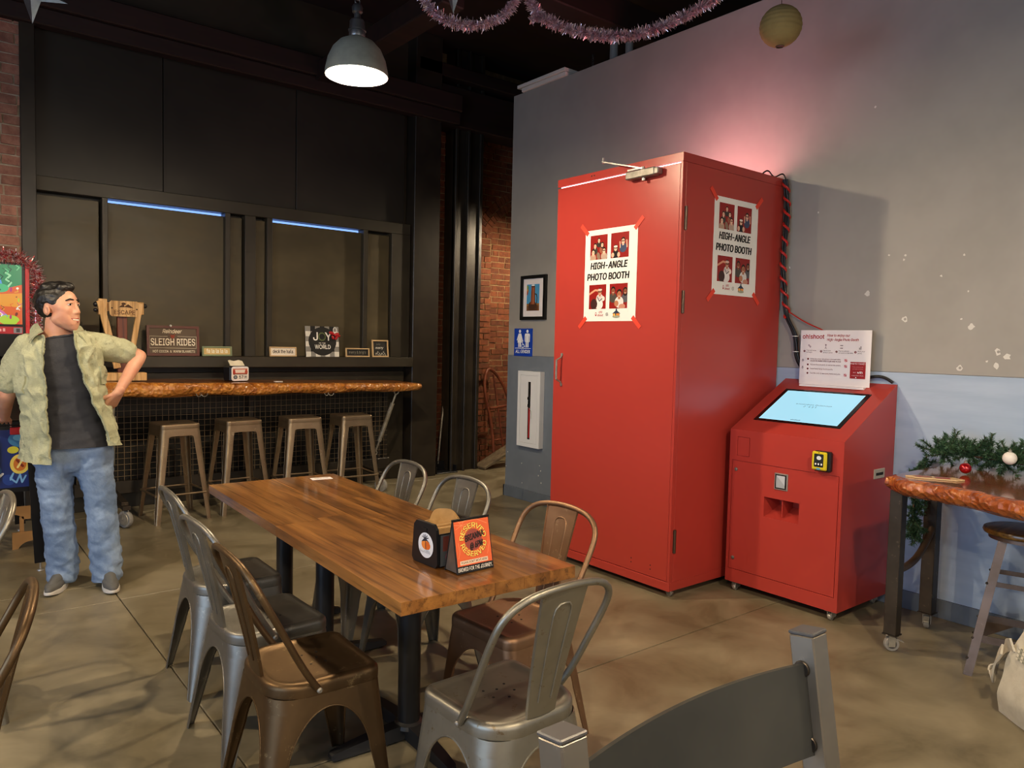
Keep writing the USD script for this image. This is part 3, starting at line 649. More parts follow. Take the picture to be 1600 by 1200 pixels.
it = [(sbox(.026, .020, sw - .026, sh - .022), '#a9e2f5')]
it += [(txt('shooting sequence', .011, .28, .225, rot=PI, width=.23), '#3a4a55'), (txt('1 5 5 . 2', .016, .27, .205, rot=PI), '#3a4a55'), (txt('oh!shoot', .011, .26, .034, bold=True), '#3a4a55')]
printed(scr, 'screen_image', it, s0 + sn * .003, su, sv, 'screen_glow', label='lit pale blue screen with small dark lettering')
tm = part(kk, 'card_terminal', bx(-.035, 0, .058, .156, .828, .940, .008), MAT['black_plastic'], label='yellow and black card payment terminal')
part(tm, 'yellow_front', bx(-.050, -.033, .072, .158, .836, .938, .006), MAT['yellow_plastic'])
it = [(rrect(.054, .072, .004, .043, .054), '#20262b'), (ell(.044, .068, .014, .011), '#dfe6ea'), (rrect(.05, .018, .002, .043, .030), '#0c0d0f'), (ell(.026, .034, .005, .006), '#f0f0f0'), (ell(.043, .034, .005, .006), '#f0f0f0'), (ell(.060, .034, .005, .006), '#f0f0f0'), (ell(.043, .008, .014, .005), '#4a9fd8'), (ell(.044, .097, .003, .0025), '#15161a')]
printed(tm, 'terminal_display', it, (-.0503, .158, .836), (0, -1, 0), (0, 0, 1))
sc = part(kk, 'scanner_frame', bx(-.007, .002, .322, .408, .677, .776, .003), MAT['steel_bright'], label='bright steel scanner frame')
printed(sc, 'scanner_window', [(sbox(.008, .008, .078, .091), '#0b0c0e'), (sbox(.014, .014, .070, .085), '#a9b0b8'), (poly((.014, .085), (.07, .085), (.07, .03)), '#c3cad2')], (-.0072, .408, .677), (0, -1, 0), (0, 0, 1))
for z in (.756, .209):
    part(kk, 'lock', mv(lathe([(.011, 0), (.011, .004), (.007, .006), (0.001, .006)], 16, True), (.0, .672, z), ry=-PI / 2), MAT['steel_satin'])
sh_ = part(kk, 'side_handle', bx(.345, .475, -.004, .001, .765, .822, .003), MAT['light_steel'], label='recessed steel grip')
part(sh_, 'grip_recess', bx(.368, .452, -.0048, -.003, .784, .800), MAT['dark_gap'], False)
for x_, y_ in ((.05, .05), (.05, .67), (.53, .05), (.53, .67)):
    c = part(kk, 'caster', cat(mv(cyl(.021, -.010, .010, 18, .003), (x_ - .015, y_, .021), rx=PI / 2), bx(x_ - .03, x_ + .02, y_ - .014, y_ - .011, .018, .05), bx(x_ - .03, x_ + .02, y_ + .011, y_ + .014, .018, .05)), MAT['steel_bright'])
    part(c, 'caster_plate', cat(bx(x_ - .032, x_ + .03, y_ - .03, y_ + .03, .048, .0585, .001), seg((x_ + .02, y_, .045), (x_ + .02, y_, .055), .010)), MAT['steel_satin'])
# instruction sign on the kiosk
sg = thing('instruction_sign', 'white how-to-enjoy instruction card standing on the red kiosk', 'sign', (4.44, 2.607, 1.276))
sw_, sh2 = .456, .343
part(sg, 'card', frame3(bx(0, sw_, 0, sh2, -.004, 0, .001), (0, 0, 0), (0, -1, 0), (0, 0, 1)), MAT['white_card'], False)
part(sg, 'acrylic_foot', bx(-.03, .02, -sw_ + .02, -.02, -.0135, .0), MAT['white_card'], False)
Y0 = .048
RD, GY = '#a01c24', '#5a4450'
it = [(txt('oh!shoot', .026, .087, Y0 + .242, bold=True), RD), (txt('How to enjoy our', .0155, .178, Y0 + .255, 'l', width=.145, shear=.1, bold=True), RD), (txt('High-Angle Photo Booth', .0155, .178, Y0 + .229, 'l', width=.20, shear=.1, bold=True), RD)]
for k, (x, a, b) in enumerate(((.03, 'Tap and scan', 'to begin'), (.142, 'Get in and', 'strike a pose'), (.243, 'Pay by phone', 'or card on the side'), (.362, 'Pick your', 'prints'))):
    it += [(ell(x, Y0 + .162, .007, .007), '#6a1a26'), (txt(str(k + 1), .007, x, Y0 + .1588), '#ffffff'), (txt(a, .0075, x + .014, Y0 + .164, 'l'), GY), (txt(b, .0075, x + .014, Y0 + .152, 'l'), GY)]
    ix = x + .03
    it += [(ell(ix, Y0 + .198, .006, .008, 30), '#b9a8b0'), (ell(ix + .009, Y0 + .19, .005, .007, -20), '#b9a8b0')] if k == 0 else ([(ell(ix, Y0 + .203, .005, .005), '#8a7880'), (stroke([(ix, Y0 + .2), (ix, Y0 + .188), (ix - .005, Y0 + .18)], .003), '#8a7880'), (stroke([(ix, Y0 + .19), (ix + .005, Y0 + .18)], .003), '#8a7880')] if k == 1 else [(sbox(ix - .008, Y0 + .198, ix + .010, Y0 + .203), '#7a6870'), (sbox(ix - .008, Y0 + .182, ix + .010, Y0 + .187), '#7a6870')] if k == 2 else [(sbox(ix - .008, Y0 + .178, ix - .004, Y0 + .19), '#3a3036'), (sbox(ix, Y0 + .178, ix + .004, Y0 + .198), '#3a3036')])
rows = [(.110, 'Follow the screen instructions in the booth lobby,'), (.098, 'choose the shutter button to get ready to pose'), (.074, 'Pick your favourite photo, do not turn the camera.'), (.048, 'Select frame design & print quantity'), (.020, 'Scan the code to save your photos and print.')]
for k, (yy, s) in enumerate(rows):
    if k != 1: it += [(ell(.057, Y0 + yy + .003, .006, .006), '#6a1a26')]
    it += [(txt(s, .0085, .074, Y0 + yy, 'l', width=.20 if k != 3 else .15, bold=k in (1,)), '#7a4450')]
    if k in (0, 2, 4): it += [(ell(.305, Y0 + yy, .010, .010), '#d9a0a8'), (stroke([(.297, Y0 + yy + .006), (.313, Y0 + yy - .006)], .003), RD)]
for yy in (.1, .055): it += [(ell(.022, Y0 + yy + .008, .004, .004), '#8a7880'), (stroke([(.022, Y0 + yy + .004), (.022, Y0 + yy - .006)], .003), '#8a7880'), (stroke([(.014, Y0 + yy + .002), (.03, Y0 + yy + .002)], .002), '#8a7880')]
it += [(sbox(.334, Y0 + .002, .429, Y0 + .103), '#9c1c22'), (txt('PHOTO TICKET', .009, .381, Y0 + .088, bold=True), '#f4dede'), (txt('Print at the booth', .006, .381, Y0 + .070), '#e0a0a0'), (txt('and take it home', .006, .381, Y0 + .058), '#e0a0a0'), (txt('ask', .008, .362, Y0 + .036), '#f0d0d0'), (txt('with', .013, .395, Y0 + .034, bold=True), '#ffffff'), (txt('every four shots', .007, .381, Y0 + .018), '#f0d0d0'), (ell(.372, Y0 + .009, .004, .004), '#ffffff')]
printed(sg, 'printing', it, (-.0005, 0, 0), (0, -1, 0), (0, 0, 1), lift=.0003, step=.00002)
# ================================================================== sheet-steel cafe chairs and bar stools
def rr_path(hx, y0, y1, rf, rr, n=6):
    """rounded rectangle, counter-clockwise, as functions of the four corners: returns dict corner -> (points from x-side tangent ...)"""
    pass
def leg_mesh(sx, sy, zs, zt, ztop, foot, top, wl, wh, r_f, r_t, power=2.0, nz=26, rim=.0035, thick=.0022):
    """one pressed leg: the corner of a tapering rounded box, cut by an arch on either side. foot/top: (hx, y-, y+) half sizes"""
    zz = np.unique(np.r_[np.linspace(0, zs, 7), zs + (zt - zs) * np.sin(np.linspace(0, PI / 2, 14)), zt + 1e-4, ztop])
    outer, inner = [], []
    edge_a, edge_b = [], []
    for z in zz:
        t = z / ztop
        hx = foot[0] + (top[0] - foot[0]) * t; ya = foot[1] + (top[1] - foot[1]) * t; yb = foot[2] + (top[2] - foot[2]) * t
        r = r_f + (r_t - r_f) * t
        ym = (ya + yb) / 2; hy = (yb - ya) / 2
        w0 = wl + (wh - wl) * min(z / zs, 1)
        def width(half):
            if z >= zt: return half
            op = half - w0
            if z > zs: op *= (max(0, 1 - ((z - zs) / (zt - zs)) ** power)) ** (1 / power)
            return half - op
        wx, wy = width(hy), width(hx)           # strip width along the x-side (varies in y) and along the y-side
        wx, wy = max(wx, r + .001), max(wy, r + .001)
        pts = [(sx * hx, ym + sy * (hy - wx)), (sx * hx, ym + sy * (hy - (wx + r) / 2)), (sx * hx, ym + sy * (hy - r))]
        for a in np.linspace(0, PI / 2, 6)[1:-1]:
            pts.append((sx * (hx - r + r * math.cos(a)), ym + sy * (hy - r + r * math.sin(a))))
        pts += [(sx * (hx - r), ym + sy * hy), (sx * (hx - (wy + r) / 2), ym + sy * hy), (sx * (hx - wy), ym + sy * hy)]
        p = np.array(pts); c = np.array([0, ym])
        nrm = np.zeros_like(p); tg = np.gradient(p, axis=0); nrm = np.stack([tg[:, 1], -tg[:, 0]], 1); nrm /= np.linalg.norm(nrm, axis=1, keepdims=True)
        if ((p - c) * nrm).sum() < 0: nrm = -nrm
        q = p - nrm * thick
        outer.append(np.c_[p, np.full(len(p), z)]); inner.append(np.c_[q, np.full(len(p), z)])
        edge_a.append([*((p[0] + q[0]) / 2), z]); edge_b.append([*((p[-1] + q[-1]) / 2), z])
    rings = [np.vstack([o, i[::-1]]) for o, i in zip(outer, inner)]
    m = loft(rings, True, True)
    ks = [i for i, z in enumerate(zz) if z <= zt + 1e-9]
    if rim: m = cat(m, tube(np.array(edge_a)[ks], rim, 6), tube(np.array(edge_b)[ks], rim, 6))
    if m.volume < 0: m.invert()
    return m
def seat_rings(hx, ya, yb, rf, rb, inset, z, n=8):
    hx, ya, yb = hx - inset, ya + inset, yb - inset
    rf, rb = max(rf - inset, .004), max(rb - inset, .004)
    P_ = []
    for cx, cy, r, a0 in ((hx - rf, yb - rf, rf, 0), (-hx + rf, yb - rf, rf, PI / 2), (-hx + rb, ya + rb, rb, PI), (hx - rb, ya + rb, rb, 1.5 * PI)):
        for a in np.linspace(a0, a0 + PI / 2, n): P_.append((cx + r * math.cos(a), cy + r * math.sin(a), z))
    return np.array(P_)
def cafe_chair(label, m, loc, rz, group=None, upr=1.0):
    M = MAT[m]; t = thing('cafe_chair', label, 'chair', loc, rz, group or 'steel cafe chairs')
    R_ = lambda i, z: seat_rings(.182, -.178, .180, .045, .11, i, z)
    part(t, 'seat', loft([R_(.003, .408), R_(0, .412), R_(0, .436), R_(.002, .445), R_(.008, .452), R_(.018, .4545), R_(.028, .453), R_(.036, .4485), R_(.06, .4480), R_(.11, .4475)], False, True), M, 40)
    part(t, 'drain_hole', cat(*[mv(cyl(.0042, 0, .0006, 10), (x, y, .4478)) for x, y in ((0, .03), (.04, .045), (-.04, .045), (.04, -.005), (-.04, -.005), (0, -.03))]), MAT['dark_gap'], False, kind='stuff')
    for sx in (-1, 1):
        for sy in (1, -1):
            part(t, 'leg', leg_mesh(sx, sy, .20, .368, .412, (.212, -.225, .212), (.180, -.176, .178), .030, .062, .016, .042 if sy > 0 else .09), M, 40)
    half = [(.188, -.040, .432), (.196, -.085, .50), (.204, -.15, .62), (.208, -.205, .725), (.196, -.235, .785), (.155, -.252, .822), (.09, -.261, .840), (0, -.265, .846)]
    half = [(x, y if y > -.14 else -.14 + (y + .14) * upr, z) for x, y, z in half]
    pth = spline(half + [(-x, y, z) for x, y, z in half[-2::-1]], 64)
    bh = part(t, 'back_hoop', tube(pth, .0108, 12), M, 60, label='bent tube hoop of the back')
    parts(t, 'bolt', [mv(lathe([(.009, 0), (.009, .004), (.005, .008), (.001, .008)], 10), (s * .196, -.04, .432), ry=s * PI / 2) for s in (-1, 1)], MAT['steel_satin'])
    # splat: tapering pressed sheet with a raised U
    w0, w1, zb, zt_ = .052, .084, .452, .838
    yb_, yt_ = -.172, -.172 - .09 * (1 if upr == 1 else .25)
    rows = []
    for s in np.linspace(0, 1, 12):
        w = w0 + (w1 - w0) * s; z = zb + (zt_ - zb) * s; y = yb_ + (yt_ - yb_) * s ** 1.15
        rows.append(np.array([(-w, y + .010, z), (-w, y, z), (-w * .5, y - .004, z), (0, y - .005, z), (w * .5, y - .004, z), (w, y, z), (w, y + .010, z), (w - .002, y + .010, z), (w - .003, y + .003, z), (0, y - .002, z), (-w + .003, y + .003, z), (-w + .002, y + .010, z)]))
    sp = part(t, 'back_splat', loft(rows), M, 40, label='flat pressed splat of the back')
    def onsp(u, s, off):
        w = w0 + (w1 - w0) * s
        return np.array([u * w, yb_ + (yt_ - yb_) * s ** 1.15 - .0045 + .005 * u * u + off, zb + (zt_ - zb) * s])
    for off in (-.001, .0035):
        u_ = [(-.42, s) for s in np.linspace(.12, .80, 10)] + [(-.36, .86), (-.2, .89), (0, .895), (.2, .89), (.36, .86)] + [(.42, s) for s in np.linspace(.80, .12, 10)]
        part(sp, 'raised_line', tube(np.array([onsp(u, s, off) for u, s in u_]), .0035, 6), M, 60)
    return t
cA = cafe_chair('grey steel cafe chair, farthest of the three on the left side of the wooden table', 'chair_gunmetal', (1.075, 3.33, 0), -PI / 2 - .02)
cafe_chair('grey steel cafe chair, middle of the three on the left side of the wooden table', 'chair_gunmetal', (1.015, 2.745, 0), -PI / 2 + .03)
cafe_chair('dark bronze steel cafe chair, nearest of the three left of the table', 'chair_bronze', (.985, 2.275, 0), -PI / 2 - .03)
cafe_chair('silver-grey steel cafe chair at the near end of the table, back to the camera', 'chair_silver', (1.36, 1.715, 0), .02)
cafe_chair('copper-brown steel cafe chair, nearest on the right side of the table', 'chair_copper', (1.775, 2.185, 0), PI / 2 + .06)
cafe_chair('grey steel cafe chair, middle one on the right side of the table', 'chair_gunmetal', (1.79, 2.885, 0), PI / 2 + .02)
cafe_chair('grey steel cafe chair, farthest on the right side of the table', 'chair_gunmetal', (1.79, 3.43, 0), PI / 2)
cafe_chair('brown steel cafe chair cut off by the left edge, in the foreground', 'chair_bronze', (-.04, 2.235, 0), PI / 2 - .10)
cafe_chair('bright steel cafe chair just showing at the left edge, before the pinball machine', 'chair_silver', (.02, 3.55, 0), PI / 2 + .05)

def bar_stool(label, m, loc, rz, group=None):
    M = MAT[m]; t = thing('bar_stool', label, 'stool', loc, rz, group or 'bar stools under the bar'); H = .785
    R_ = lambda i, z: seat_rings(.155, -.155, .155, .034, .034, i, z)
    part(t, 'seat', loft([R_(.003, H - .045), R_(0, H - .04), R_(0, H - .012), R_(.003, H - .004), R_(.010, H), R_(.020, H), R_(.028, H - .003), R_(.08, H - .004)], False, True), M, 40)
    part(t, 'hand_hole', mv(prism(rrect(.07, .024, .012), .0006), (0, 0, H - .0038)), MAT['dark_gap'], False)
    for sx in (-1, 1):
        for sy in (1, -1):
            part(t, 'leg', leg_mesh(sx, sy, .672, .690, H - .04, (.218, -.218, .218), (.154, -.154, .154), .034, .062, .012, .033, 4.0, rim=.0025), M, 40)
    q = .200; z = .225
    for a, b in (((-q, q), (q, q)), ((q, q), (q, -q)), ((q, -q), (-q, -q)), ((-q, -q), (-q, q))):
        a, b = np.array([*a, z]), np.array([*b, z]); d = (b - a) / np.linalg.norm(b - a)
        part(t, 'foot_rail', tube([a + d * .022, a + d * .035, a + d * .06, b - d * .06, b - d * .035, b - d * .022], [.011, .011, .0085, .0085, .011, .011], 8), M, 60)
    return t
s1 = bar_stool('bronze-grey bar stool under the bar, leftmost of the four', 'stool_gun', (1.635, 6.46, 0), .09)
for (x, y, r), lab in zip(((2.165, 6.50, .05), (2.71, 6.47, -.07), (3.21, 6.46, -.03)), ('second from the left of the four', 'third from the left of the four', 'rightmost of the four')):
    dup(s1, (x, y, 0), r, 'bronze-grey steel bar stool under the bar, ' + lab)

# ================================================================== butcher-block dining table
tb = thing('dining_table', 'long varnished butcher-block dining table on black pedestals', 'table', (1.453, 2.864, 0), math.radians(-1.9))
TW, TL, TZ, TT = .672, 2.05, .74, .042
tw = MAT['table_wood']
ys = -TL / 2
for xa, xb, cuts in ((0, .190, (0, 1.06, TL)), (.190, .335, (0, 1.10, TL)), (.335, .452, (0, .98, TL)), (.452, .56, (0, 1.40, TL)), (.56, TW, (0, .62, TL))):
    for ca, cb_ in zip(cuts, cuts[1:]):
        part(tb, 'plank', bx(xa - TW / 2 + .0002, xb - TW / 2 - .0002, ys + ca + .0002, ys + cb_ - .0002, TZ - TT, TZ, .0012), tw, False)
LB = MAT['table_leg_black']
for y in (-.48, .33, .86):
    c = part(tb, 'pedestal', lathe([(.0, .045), (.060, .045), (.055, .058), (.042, .066), (.042, .68), (.05, .682)], 28), LB, 30)
    c.GetPrim().GetAttribute('points').Set(Vt.Vec3fArray([Gf.Vec3f(p[0], p[1] + y, p[2]) for p in c.GetPrim().GetAttribute('points').Get()]))
    part(tb, 'top_plate', cat(beam((-.24, y, .690), (.24, y, .690), .06, .016), beam((0, y - .2, .690), (0, y + .2, .690), .06, .016)), LB, False)
    arms = []
    for a in (0, PI / 2, PI, 1.5 * PI):
        rs = []
        for s, w, h0, h1 in ((.03, .036, .012, .060), (.10, .034, .010, .056), (.24, .029, .008, .040), (.305, .024, .008, .030), (.315, .018, .010, .024)):
            rs.append([(s, -w, h0), (s, w, h0), (s, w * .75, h1), (s, -w * .75, h1)])
        arms.append(mv(loft(rs), (0, y, 0), rz=a))
        arms.append(mv(cyl(.016, 0, .012, 12), (.285 * math.cos(a), y + .285 * math.sin(a), 0)))
    part(tb, 'base_foot', cat(*arms), LB, 30, label='black four-armed pedestal foot')

# things on the table
nd = thing('napkin_dispenser', 'black napkin dispenser with brown napkins on the dining table', 'napkin dispenser', (1.42, 2.135, TZ), .06)
sidep = Polygon([(-.062, 0), (.062, 0), (.072, .012), (.062, .125), (.048, .140), (-.048, .140), (-.062, .125), (-.072, .012)]).buffer(.006).buffer(-.004)
for x in (-.085, .073):
    part(nd, 'end_plate', frame3(prism(sidep, .012), (x, 0, .003), (0, 1, 0), (0, 0, 1)), MAT['black_plastic'], 30)
def logo(par, o, u, v, s):
    it = [(ell(0, 0, s, s, n=16), '#dfe3ea')]
    it += [(ell(-.02 * s, .05 * s, .55 * s, .40 * s), '#e88a3a'), (ell(.25 * s, .0, .36 * s, .3 * s), '#d86a28'), (poly((-.6 * s, .2 * s), (-.1 * s, .62 * s), (.55 * s, .25 * s), (.1 * s, .38 * s)), '#26303f')]
    for a in range(5): it.append((stroke([(-.05 * s, .5 * s), (-.05 * s + .42 * s * math.cos(.4 + a * .58), .5 * s + .34 * s * math.sin(.4 + a * .58))], .08 * s), '#26303f'))
    it += [(stroke([(-.05 * s, .5 * s), (.02 * s, -.3 * s)], .07 * s), '#30343f')]
    it += [(stroke([(-.7 * s + .2 * k * s, -.42 * s - .1 * s * math.sin(k)), (-.62 * s + .2 * k * s, -.60 * s)], .05 * s), '#6c7078') for k in range(7)]
    it = [(g_.intersection(Point(0, 0).buffer(s, quad_segs=16)), c) for g_, c in it]
    printed(par, 'round_logo', it, o, u, v, step=.00006)
logo(nd, (-.0852, -.008, .068), (0, -1, 0), (0, 0, 1), .043)
part(nd, 'latch', frame3(bx(-.014, .014, 0, .014, 0, .001), (-.0858, 0, .112), (0, -1, 0), (0, 0, 1)), MAT['black_satin'], False)
part(nd, 'side_window', bx(-.074, .074, -.070, -.066, .004, .115), MAT['black_satin'], False)
part(nd, 'side_window', bx(-.074, .074, .066, .070, .004, .115), MAT['black_satin'], False)
printed(nd, 'advert_card', [(sbox(0, 0, .140, .105), '#595f66'), (sbox(.01, .05, .13, .1), '#7a4038'), (ell(.05, .03, .03, .02), '#8a5a6a'), (ell(.10, .06, .02, .03), '#3a3f58')], (-.070, -.0702, .006), (1, 0, 0), (0, 0, 1))
nap = []
for k in range(5):
    y = -.045 + k * .022
    nap.append(bx(-.068, .068, y, y + .018, .02, .128 + .004 * (k % 2), .003))
part(nd, 'napkin_stack', cat(*nap), MAT['kraft'], False, label='stack of brown paper napkins')
def sheet(f, nu, nv, th=.0012):
    g_ = np.array([[f(u, v) for v in np.linspace(0, 1, nv)] for u in np.linspace(0, 1, nu)])
    A = g_.reshape(-1, 3); idx = np.arange(nu * nv).reshape(nu, nv)
    f1 = np.stack([idx[:-1, :-1], idx[1:, :-1], idx[1:, 1:], idx[:-1, 1:]], -1).reshape(-1, 4)
    tri = np.vstack([f1[:, [0, 1, 2]], f1[:, [0, 2, 3]]])
    m = trimesh.Trimesh(A, tri, process=False); n_ = m.vertex_normals
    B_ = A - n_ * th
    bd = np.r_[idx[0, :], idx[1:, -1], idx[-1, -2::-1], idx[-2:0:-1, 0]]; nb = np.roll(bd, -1); o = len(A)
    side = np.vstack([np.stack([bd, bd + o, nb], 1), np.stack([nb, bd + o, nb + o], 1)])
    return trimesh.Trimesh(np.vstack([A, B_]), np.vstack([tri, tri[:, ::-1] + o, side]), process=False)
parts(nd, 'pulled_napkin', (sheet(lambda u, v: (-.05 + .115 * u + .01 * math.sin(v * 3), -.005 + .03 * v + .012 * math.sin(u * 5), .10 + .078 * v * (1 - .5 * (2 * u - 1) ** 2) + .004 * math.sin(9 * u)), 14, 8),
     sheet(lambda u, v: (-.07 + .13 * u, .045 + .035 * v + .006 * math.sin(u * 7), .125 + .030 * v - .05 * v * v * (1 - u)), 12, 8)), MAT['kraft'], True, 'napkin pulled half out')
rs_ = thing('reserved_sign', 'orange reserved tent sign with a handwritten name, standing on the dining table', 'sign', (1.435, 1.968, TZ), .02)
al = math.radians(12); hS, wS = .178, .152
su2 = np.array([1., 0, 0]); sv2 = np.array([0, math.sin(al), math.cos(al)]); sv3 = np.array([0, -math.sin(al), math.cos(al)])
part(rs_, 'front_board', frame3(bx(0, wS, 0, hS, -.004, 0, .001), (-wS / 2, 0, .001), su2, sv2), MAT['black_satin'], False)
part(rs_, 'back_board', frame3(bx(0, wS, 0, hS, -.004, 0, .001), (wS / 2, 2 * hS * math.sin(al), .001), -su2, sv3), MAT['black_satin'], False)
parts(rs_, 'side_gusset', [*[frame3(prism(Polygon([(.004, .004), (2 * hS * math.sin(al) - .004, .004), (hS * math.sin(al), hS * math.cos(al) - .006)]), .002), (x, 0, .001), (0, 1, 0), (0, 0, 1)) for x in (-wS / 2 + .002, wS / 2 - .004)]], MAT['tin'], False, 'grey side of the tent sign')
OR = '#ea6a3a'
it = [(sbox(.005, .024, wS - .004, hS - .005), OR)]
for k in range(7): it.append((stroke([(.035, .155), (.035 + .03 * math.cos(.2 + k * .9), .155 + .018 * math.sin(.2 + k * .9))], .0015), '#f09a6c'))
it += [(stroke([(.03, .165), (.06, .17), (.1, .168), (.14, .15)], .002), '#f09a6c'), (stroke([(.012, .05), (.02, .07), (.016, .10)], .0015), '#f09a6c'), (stroke([(.13, .05), (.145, .09)], .0015), '#f09a6c')]
cx, cy, Rr = .078, .104, .035
it += [(ell(cx, cy, Rr + .022, Rr + .022, n=16), '#e2622f'), (ell(cx, cy, Rr, Rr, n=16), '#9c4a40')]
def put(t_, dx, dy): v, f = t_; return v + [dx, dy], f
for dd, c in ((.0012, '#6a2a14'), (0, '#f2dc6a')):
    it += [(put(txt('RESERVED', .0165, arc=(Rr + .004, PI / 2, 1), bold=True, width=.118), cx + dd, cy - dd), c), (put(txt('RESERVED', .0165, arc=(Rr + .020, -PI / 2, -1), bold=True, width=.150), cx + dd, cy - dd), c)]
for q in (-.0007, 0, .0007): it += [(txt('BRIANNA', .0195, cx + .006 + q, cy + .002, bold=True, width=.078, shear=.15, rot=.16), '#17120f'), (txt('@ 6PM', .0195, cx + .010 + q, cy - .027, bold=True, width=.052, shear=.2, rot=.12), '#17120f')]
it += [(sbox(.016, .028, wS - .022, .041), '#f0d8c0'), (txt('PLEASE DON\'T MOVE SIGN', .0065, .073, .0315, bold=True, width=.104), '#4a2a20'), (txt('BREWED FOR THE JOURNEY.', .0115, .076, .0075, bold=True, width=.140), '#e9e6e0')]
printed(rs_, 'front_print', it, (-wS / 2, 0, .001), su2, sv2, step=.00003)
tc = thing('table_card', 'small white card lying at the far end of the dining table', 'card', (1.70, 3.765, TZ), math.radians(-8))
part(tc, 'card', bx(-.055, .055, -.028, .028, 0, .002), MAT['white_card'], False)
printed(tc, 'lettering', [(txt('Scan to order', .011, 0, -.004, width=.075, bold=True), '#5a5650')], (0, 0, .002), (1, 0, 0), (0, 1, 0))
# ================================================================== fold-down bar with a wire-mesh front
br = thing('bar_counter', 'long live-edge wooden bar counter on a black wire-mesh frame', 'bar counter')
zb_ = lambda x: 1.113 - .019 * (x - 1.5)
X0, X1 = .88, 3.955
rings, rtop = [], []
rnb = np.random.default_rng(4)
xs = np.linspace(X0, X1, 110)
for i, x in enumerate(xs):
    z = zb_(x); s = (x - X0) / (X1 - X0); th = .128 - .050 * s + .006 * math.sin(x * 9)
    e = .028 * (1 - s) * math.sin(x * 6.1) + .012 * math.sin(x * 17 + 1)
    f = 6.42 - .06 * (1 - s)
    jag = rnb.normal(0, .004 * (1.3 - s), 7)
    rtop.append([(x, 7.04, z - .07), (x, 7.04, z), (x, f + .05 + e, z), (x, f + .055 + e, z - th + .004)])
    rings.append([(x, f + .05 + e, z), (x, f + .012 + e + jag[0], z - .004), (x, f - .004 + e + jag[1], z - .022), (x, f + e * .6 - .008 + jag[2], z - th * .42),
                  (x, f + e * .3 + jag[3], z - th * .68), (x, f + .02 + jag[4], z - th * .92), (x, f + .06, z - th)])
part(br, 'counter_slab', loft(rtop), MAT['slab_wood_x'], 35, label='varnished counter slab')
part(br, 'live_edge', loft(rings), MAT['bark_gold'], 40, label='rough golden-brown live edge of the slab')
BS = MAT['black_steel']; yM = 6.90
for x in (1.02, 2.42, 3.82):
    part(br, 'upright', bx(x - .02, x + .02, yM, yM + .04, .15, 1.0, .002), BS, False)
part(br, 'bottom_rail', bx(.98, 3.86, yM - .02, yM + .06, .155, .262, .003), BS, False)
part(br, 'top_rail', bx(.98, 3.86, yM, yM + .04, .96, 1.0, .002), BS, False)
part(br, 'back_sheet', bx(.98, 3.86, yM + .075, yM + .08, .20, .80), MAT['dark_gap'], False)
wires = []
for k in range(57): wires.append(beam((1.0 + k * .05, yM - .004, .262), (1.0 + k * .05, yM - .004, .965), .004, .004, (0, 1, 0)))
for k in range(14): wires.append(beam((1.0, yM - .008, .30 + k * .05), (3.84, yM - .008, .30 + k * .05), .004, .004))
part(br, 'wire_mesh', cat(*wires), MAT['mesh_wire'], False, label='welded wire mesh panel', kind='stuff')
for x, yw in ((1.24, 6.30), (3.55, 6.48)):
    part(br, 'outrigger', cat(beam((x, 6.95, .20), (x, yw + .02, .17), .05, .05, b=.003), bx(x - .03, x + .03, yw - .05, yw + .05, .145, .175, .003)), MAT['raw_steel'], False)
    w = part(br, 'caster_wheel', mv(lathe([(.02, -.018), (.062, -.018), (.068, -.010), (.068, .010), (.062, .018), (.02, .018)], 28, True, True), (x, yw, .068), ry=PI / 2, rz=.5), MAT['rubber_grey'], 40, label='big grey caster wheel')
    part(w, 'hub', mv(cat(lathe([(.001, -.021), (.045, -.021), (.048, -.016)], 24), lathe([(.048, .016), (.045, .021), (.001, .021)], 24)), (x, yw, .068), ry=PI / 2, rz=.5), MAT['zinc'])
    part(w, 'fork', cat(beam((x - .024, yw + .012, .068), (x - .012, yw + .005, .15), .03, .005, (1, 0, 0)), beam((x + .024, yw - .012, .068), (x + .012, yw - .005, .15), .03, .005, (1, 0, 0))), MAT['zinc'])
def turnbuckle(x0, y0, z0, x1, y1, z1):
    a, b = np.array([x0, y0, z0]), np.array([x1, y1, z1]); d = (b - a) / np.linalg.norm(b - a); L = np.linalg.norm(b - a)
    t = part(br, 'turnbuckle', cat(seg(a + d * .20 * L, a + d * .78 * L, .021, 14)), MAT['zinc'], label='slanting steel turnbuckle support')
    part(t, 'threaded_rod', cat(seg(a + d * .06 * L, a + d * .2 * L, .010), seg(a + d * .78 * L, a + d * .94 * L, .010)), MAT['zinc'])
    s = np.cross(d, [0, 1, 0]); s /= np.linalg.norm(s)
    for c in (a + d * .03 * L, b - d * .03 * L):
        ring = np.array([c + .022 * (math.cos(q) * d + math.sin(q) * s) for q in np.linspace(0, 2 * PI, 20, endpoint=False)])
        part(t, 'eye', tube(ring, .006, 8, closed=True), MAT['zinc'])
turnbuckle(3.71, 6.47, 1.0, 3.60, 6.72, .33)
turnbuckle(1.19, 6.44, .985, 1.20, 6.62, .30)
for x in (1.83, 2.95):
    for dx in (-.022, .022):
        part(br, 'bag_hook', tube(spline([(x, 6.40, zb_(x) - .085), (x + dx * .3, 6.395, zb_(x) - .105), (x + dx, 6.385, zb_(x) - .112), (x + dx * 1.9, 6.38, zb_(x) - .100), (x + dx * 2.0, 6.38, zb_(x) - .088)], 14), .0035, 6), MAT['steel_satin'])
